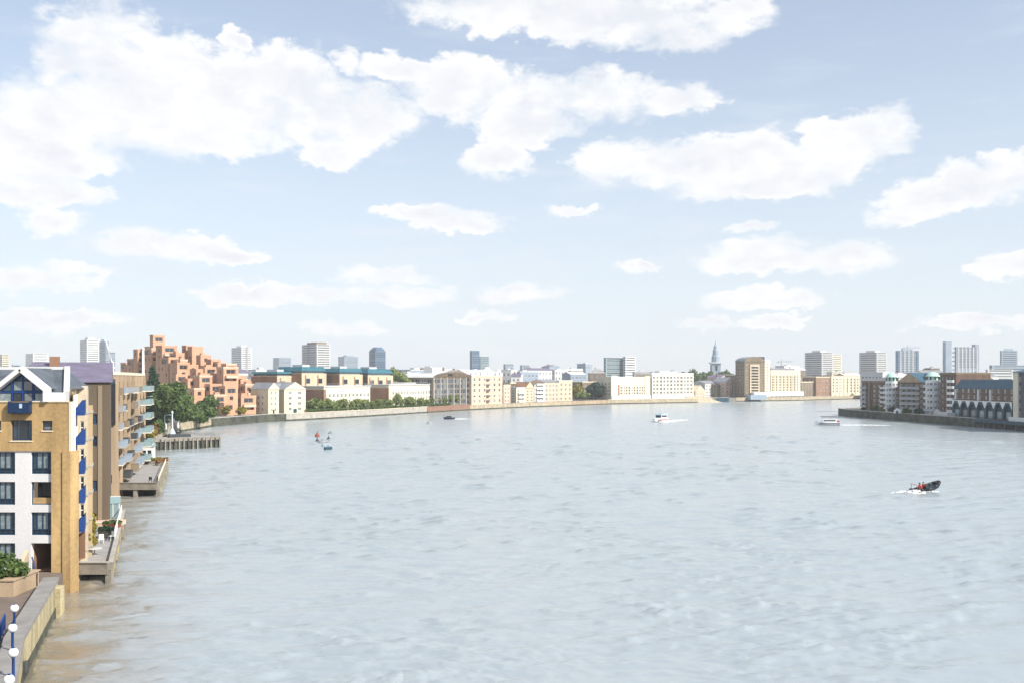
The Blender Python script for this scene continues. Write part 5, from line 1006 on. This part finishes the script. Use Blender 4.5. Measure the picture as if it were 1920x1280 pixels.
def crane(label,px,d,ytop,yb,jl):
    t = thing('tower_crane',label,'crane',(*pt(px,d),3)); h = gz(ytop,d)-3
    MB().box(-.6,.6,-.6,.6,0,h).build('mast', m_grey, t); MB().box(-jl*.35,jl,-.5,.5,h-2,h-1.1).build('jib', m_grey, t); MB().box(-jl*.35,-jl*.2,-.8,.8,h-4,h-2).build('counterweight', m_concrete, t); MB().tube((0,0,h+3),(jl*.8,0,h-1.1),.15).build('tie', m_grey, t); MB().box(-.4,.4,-.4,.4,h,h+3).build('apex', m_grey, t)
crane('hazy tower crane behind the broad ribbed tower',1701,1900,650,700,26); crane('hazy tower crane beyond the pillared wharf',1465,1900,676,700,22)

# ================================================================== BOATS AND BUOYS
def hull(b, L, W, H, mi=0, fl=.12, sheer=.35, n=10):
    secs = []
    for k in range(n+1):
        f = k/n; wd = W/2*(1-max(0,(f-.45)/.55)**2.2); zt = H+sheer*max(0,f-.3)**2*2; zk = -.3+max(0,f-.7)*1.6*H
        x = -L/2+L*f; secs.append([(x,-wd,zt),(x,-wd*(1-fl)-.0,zt*.45+zk*.3),(x,-wd*.45,zk),(x,wd*.45,zk),(x,wd*(1-fl),zt*.45+zk*.3),(x,wd,zt)])
    for a,c in zip(secs[:-1],secs[1:]):
        for j in range(5): b.poly([a[j],c[j],c[j+1],a[j+1]],mi)
        b.poly([a[5],c[5],c[0],a[0]],mi)
    b.poly(secs[0],mi); return b
def foam(name,label,loc,rz,L,W,seed,hgt=.35):
    g = np.random.default_rng(seed); nx,ny = 40,14; xs = np.linspace(-L,0,nx); v = []; b = MB()
    for i,x in enumerate(xs):
        f = 1+x/L; wid = W*(.35+.65*(1-f)**.7)*(1-.75*(1-f)**3)
        for j in range(ny):
            u = -1+2*j/(ny-1); e = (1-u*u)*math.sin(math.pi*min(1,max(.02,f*.98+.02)))**.5
            v.append((x+g.normal()*.15, u*wid*(1+g.normal()*.06), -.12+hgt*e*(.5+g.uniform(0,1)*.9)*(f**.7)+.14*e))
    b.v = v
    for i in range(nx-1):
        for j in range(ny-1): b.f.append((i*ny+j,(i+1)*ny+j,(i+1)*ny+j+1,i*ny+j+1)); b.m.append(0)
    return tag(b.build(name, m_foam, None, loc, rz, smooth=True), label, None, kind='stuff')
m_foam = bpy.data.materials.new('foam'); m_foam.use_nodes = True
def _f():
    nt = m_foam.node_tree; N = nt.nodes; K = nt.links; b = N['Principled BSDF']; b.inputs['Base Color'].default_value = (.85,.87,.88,1); b.inputs['Roughness'].default_value = .8
    tc = N.new('ShaderNodeTexCoord'); n = N.new('ShaderNodeTexNoise'); n.inputs['Scale'].default_value = 1.3; n.inputs['Detail'].default_value = 5; K.new(tc.outputs['Object'],n.inputs[0])
    mr = N.new('ShaderNodeMapRange'); mr.inputs[1].default_value=.34; mr.inputs[2].default_value=.56; K.new(n.outputs[0],mr.inputs[0]); mr.inputs[4].default_value=.9; K.new(mr.outputs[0],b.inputs['Alpha'])
_f()
def water(px,py): d = CAMZ*F/(py-HZ); return (gx(px,d),d,0)
# motor cruiser heading for the camera
x,y,_ = water(1238,790); rz = R(-125); bs = 1.2; t = thing('motor_boat','white motor boat with pale blue roof throwing up white spray','boat',(x,y,.25),rz)
hull(MB(),9.2,3.0,1.15).build('hull', m_hull, t); MB().box(-4.2,3.2,-1.52,1.52,.62,.85).build('rubbing_strake', m_redpaint, t)
MB().prismx([(-1.2,1.2),(-1.1,2.5),(1.1,2.5),(1.2,1.2)],-3.4,1.6).build('cabin', m_hull, t); cab = next(c for c in t.children if c.name.startswith('cabin'))
for y0 in (-1.22,1.17): MB().box(-3.0,1.2,y0,y0+.05,1.6,2.25).build('cabin_window', m_glass[0], cab)
MB().poly([(1.62,-1.15,1.5),(1.62,1.15,1.5),(1.61,1.08,2.4),(1.61,-1.08,2.4)]).build('windscreen', m_navy, cab); MB().box(-3.46,-3.41,-1.0,1.0,1.3,2.3).build('cabin_door', m_navy, cab)
MB().box(-3.8,2.1,-1.35,1.35,2.503,2.72).build('roof', m_hullblue, t); MB().tube((-1.5,0,2.7),(-1.9,0,4.0),.05).build('mast', m_white, t); MB().box(-2.4,-.8,-.9,.9,2.72,3.0).build('radar_arch', m_hullblue, t)
t.scale = (bs,bs,bs); foam('bow_spray','white bow spray around the motor boat with pale blue roof',(x,y,.15),rz,13,7.5,5,1.1).location = (x+2.4*math.cos(rz),y+2.4*math.sin(rz),.1); foam('wake_foam','white wake trailing the motor boat with pale blue roof',(x,y,.05),rz,30,4.5,6,.5)
# flybridge cruiser
x,y,_ = water(1551,796); rz = R(176); t = thing('motor_cruiser','white cabin cruiser with dark canopy off the tip of the point','boat',(x,y,.1),rz)
hull(MB(),10.4,3.2,1.2).build('hull', m_hull, t); MB().box(-5,3.4,-1.63,1.63,.55,.8).build('hull_stripe', m_navy, t); MB().prismx([(-1.3,1.2),(-1.15,2.4),(1.15,2.4),(1.3,1.2)],-3.6,2.2).build('cabin', m_hull, t); cab = next(c for c in t.children if c.name.startswith('cabin'))
for y0 in (-1.3,1.25): MB().box(-3.2,1.8,y0,y0+.05,1.55,2.15).build('cabin_window', m_glass[0], cab)
MB().box(-4.6,2.4,-1.4,1.4,3.3,3.55).build('canopy', m_darkmetal, t)
for a in (-4.3,-1.5,1.6):
    for y0 in (-1.2,1.2): MB().tube((a,y0,2.4),(a,y0,3.3),.05,n=6).build('canopy_post', m_grey, t)
MB().box(-4.9,-3.7,-1.2,1.2,1.2,1.75).build('stern_bench', m_redpaint, t); MB().box(-5.6,-5.1,-1.3,1.3,.1,.35).build('swim_platform', m_hull, t); MB().tube((3.6,0,1.3),(4.9,0,2.0),.04,n=6).build('bow_rail', m_grey, t)
foam('wake_foam','white wake behind the cabin cruiser with dark canopy',(x+4*1,y+.2,.05),rz,24,2.4,8,.25)
# inflatable with crew in red
def person(label, loc, rz, lean=.15, grp=None):
    J = [(0,0,.12),(0,0,.38),(.02+lean*.3,0,.62),(.03+lean*.45,0,.74),(.05+lean*.55,0,.90),(.05+lean*.5,.24,.58),(.28,.27,.40),(.46,.18,.42),(.05+lean*.5,-.24,.58),(.28,-.27,.40),(.46,-.18,.42),(.40,.14,.16),(.44,.15,-.26),(.58,.15,-.28),(.40,-.14,.16),(.44,-.15,-.26),(.58,-.15,-.28)]
    E = [(0,1),(1,2),(2,3),(3,4),(2,5),(5,6),(6,7),(2,8),(8,9),(9,10),(0,11),(11,12),(12,13),(0,14),(14,15),(15,16)]
    Rr = [.16,.17,.18,.075,.115,.085,.065,.05,.085,.065,.05,.10,.07,.06,.10,.07,.06]
    me = bpy.data.meshes.new('p'); me.from_pydata(J,E,[]); o = bpy.data.objects.new('p',me); COL.objects.link(o)
    sk = o.modifiers.new('s','SKIN'); ss = o.modifiers.new('u','SUBSURF'); ss.levels = 2
    for i,v in enumerate(me.skin_vertices[0].data): v.radius = (Rr[i],Rr[i]); v.use_root = (i==0)
    bpy.context.view_layer.update(); dg = bpy.context.evaluated_depsgraph_get(); m2 = bpy.data.meshes.new_from_object(o.evaluated_get(dg)); bpy.data.objects.remove(o)
    for mm in (m_orange,m_navy,m_skin): m2.materials.append(mm)
    for p in m2.polygons:
        c = p.center; p.material_index = 2 if c.z > .80 else (1 if c.z < .2 and c.x > .15 else 0); p.use_smooth = True
    pr = thing('person',label,'person',loc,rz); pb_ = place(m2,'body',pr); MB().lathe([(.135,.0),(.14,.06),(.11,.13),(.03,.165)],12,(.05+lean*.55,0,.91)).build('helmet', m_rubber, pr, smooth=True); return pr
x,y,_ = water(1737,921); rz = R(14); t = thing('inflatable_boat','black inflatable speedboat with its bow lifted out of the water','boat',(x,y,.25),rz); t.rotation_euler = (R(4),R(-13),rz)
def tubeline(pts,r,n=10):
    b = MB()
    for k in range(len(pts)-1): b.tube(pts[k],pts[k+1],r[k],r[k+1],n)
    return b
side = [(-2.9,1.0,.35),(-1,1.05,.38),(.8,1.0,.46),(1.9,.75,.62),(2.6,.3,.80),(2.8,0,.84)]
for s_ in (1,-1): tubeline([(a,b_*s_,c) for a,b_,c in side],[.26,.3,.3,.3,.28,.27]).build('side_tube', m_rubber, t, smooth=True)
hull(MB(),5.4,1.9,.35,sheer=.3).build('hull', m_teal, t); MB().box(-.3,.3,-.35,.35,.3,1.1).build('console', m_darkmetal, t); MB().box(-1.6,-.5,-.25,.25,.3,.72).build('seat', m_rubber, t); MB().box(-3.25,-2.85,-.25,.25,.0,1.15).build('outboard_motor', m_darkmetal, t); MB().tube((-2.3,-.8,.5),(-2.3,-.8,1.7),.04).tube((-2.3,.8,.5),(-2.3,.8,1.7),.04).tube((-2.3,-.8,1.7),(-2.3,.8,1.7),.04).build('roll_bar', m_redpaint, t)
ca,sa = math.cos(rz),math.sin(rz)
def at(dx,dy,z): return (x+dx*ca-dy*sa, y+dx*sa+dy*ca, z)
person('person in red suit and dark helmet steering the inflatable',at(-.75,0,.72),rz); person('person in red suit sitting behind the steersman of the inflatable',at(-1.45,.05,.58),rz,.05); person('person in red suit sitting on the near tube of the inflatable',at(-2.0,-.75,.55),rz,.2)
foam('wake_foam','white wake and spray around the inflatable',at(2.0,-.3,.06),rz,10,2.6,12,.55)
# launch on the far side
x,y,_ = water(842,785); rz = R(200); t = thing('launch','small dark launch with a white wake near the red brick quay','boat',(x,y,.1),rz); hull(MB(),5.5,2,.8).build('hull', m_navy, t); MB().prismx([(-.8,.8),(-.6,1.6),(.6,1.6),(.8,.8)],-1,1.2).build('cabin', m_dark, t); MB().box(-1.2,1.4,-.8,.8,1.6,1.72).build('roof', m_grey, t)
foam('wake_foam','short white wake behind the small dark launch',(x,y,.05),rz,12,1.8,14,.3)
def buoy(label,px,py,r,h,m,top=None,group=None,flat=False):
    x,y,_ = water(px,py); t = thing('buoy',label,'buoy',(x,y,-.3),random.uniform(0,3),group)
    if flat:
        MB().lathe([(r*.9,0),(r,.15),(r,h*.8),(r*.85,h)],14).build('drum', m, t, smooth=False).scale = (1.7,.8,1)
        MB().box(-r*1.5,r*1.5,-.12,.12,h+.0,h+.12).build('rubbing_band', m_grey, t)
    else: MB().lathe([(r*.7,0),(r,.25),(r,h*.55),(r*.6,h*.8),(r*.15,h)],14).build('drum', m, t, smooth=True)
    b = MB(); [b.tube((.25*math.cos(a),0,h+.25+.25*math.sin(a)),(.25*math.cos(a+.785),0,h+.25+.25*math.sin(a+.785)),.06,n=6) for a in [k*.785 for k in range(8)]]; b.build('mooring_ring', m_darkmetal, t)
buoy('red mooring buoy at the head of the buoy line',595,818,.8,1.7,m_rust); buoy('small dark buoy just below the red buoy',595,826,.55,1.1,m_darkmetal); buoy('small grey buoy inside the buoy line',604,829,.7,.9,m_grey,flat=True); buoy('dark round buoy beside the small grey buoy',616,824,.7,1.2,m_navy)
buoy('pale grey barrel buoy in the buoy line',612,836,1.0,1.1,m_bluegrey,flat=True); buoy('dark teal barrel buoy at the tail of the buoy line',615,842,.9,1.1,m_teal,flat=True); buoy('grey flat buoy off the red brick quay',806,793,1.2,1.1,m_grey,flat=True); buoy('faint grey buoy beyond the buoy line',620,812,.6,.7,m_bluegrey,flat=True)

# ================================================================== HAZE
m_haze = bpy.data.materials.new('haze_air'); m_haze.use_nodes = True; nt = m_haze.node_tree; nt.nodes.clear()
ho = nt.nodes.new('ShaderNodeOutputMaterial'); hv = nt.nodes.new('ShaderNodeVolumePrincipled'); hv.inputs['Color'].default_value = (.93,.96,1,1); hv.inputs['Density'].default_value = .00016; hv.inputs['Anisotropy'].default_value = .0
nt.links.new(hv.outputs[0], ho.inputs['Volume'])
bpy.context.view_layer.update()
top = max((o.matrix_world @ Vector(c)).z for o in COL.objects if o.type == 'MESH' for c in o.bound_box) + 3
tag(MB().box(-5900,5900,-220,5900,-4.3,top).build('haze', m_haze), 'thin pale summer haze over the river and city', None, kind='stuff')
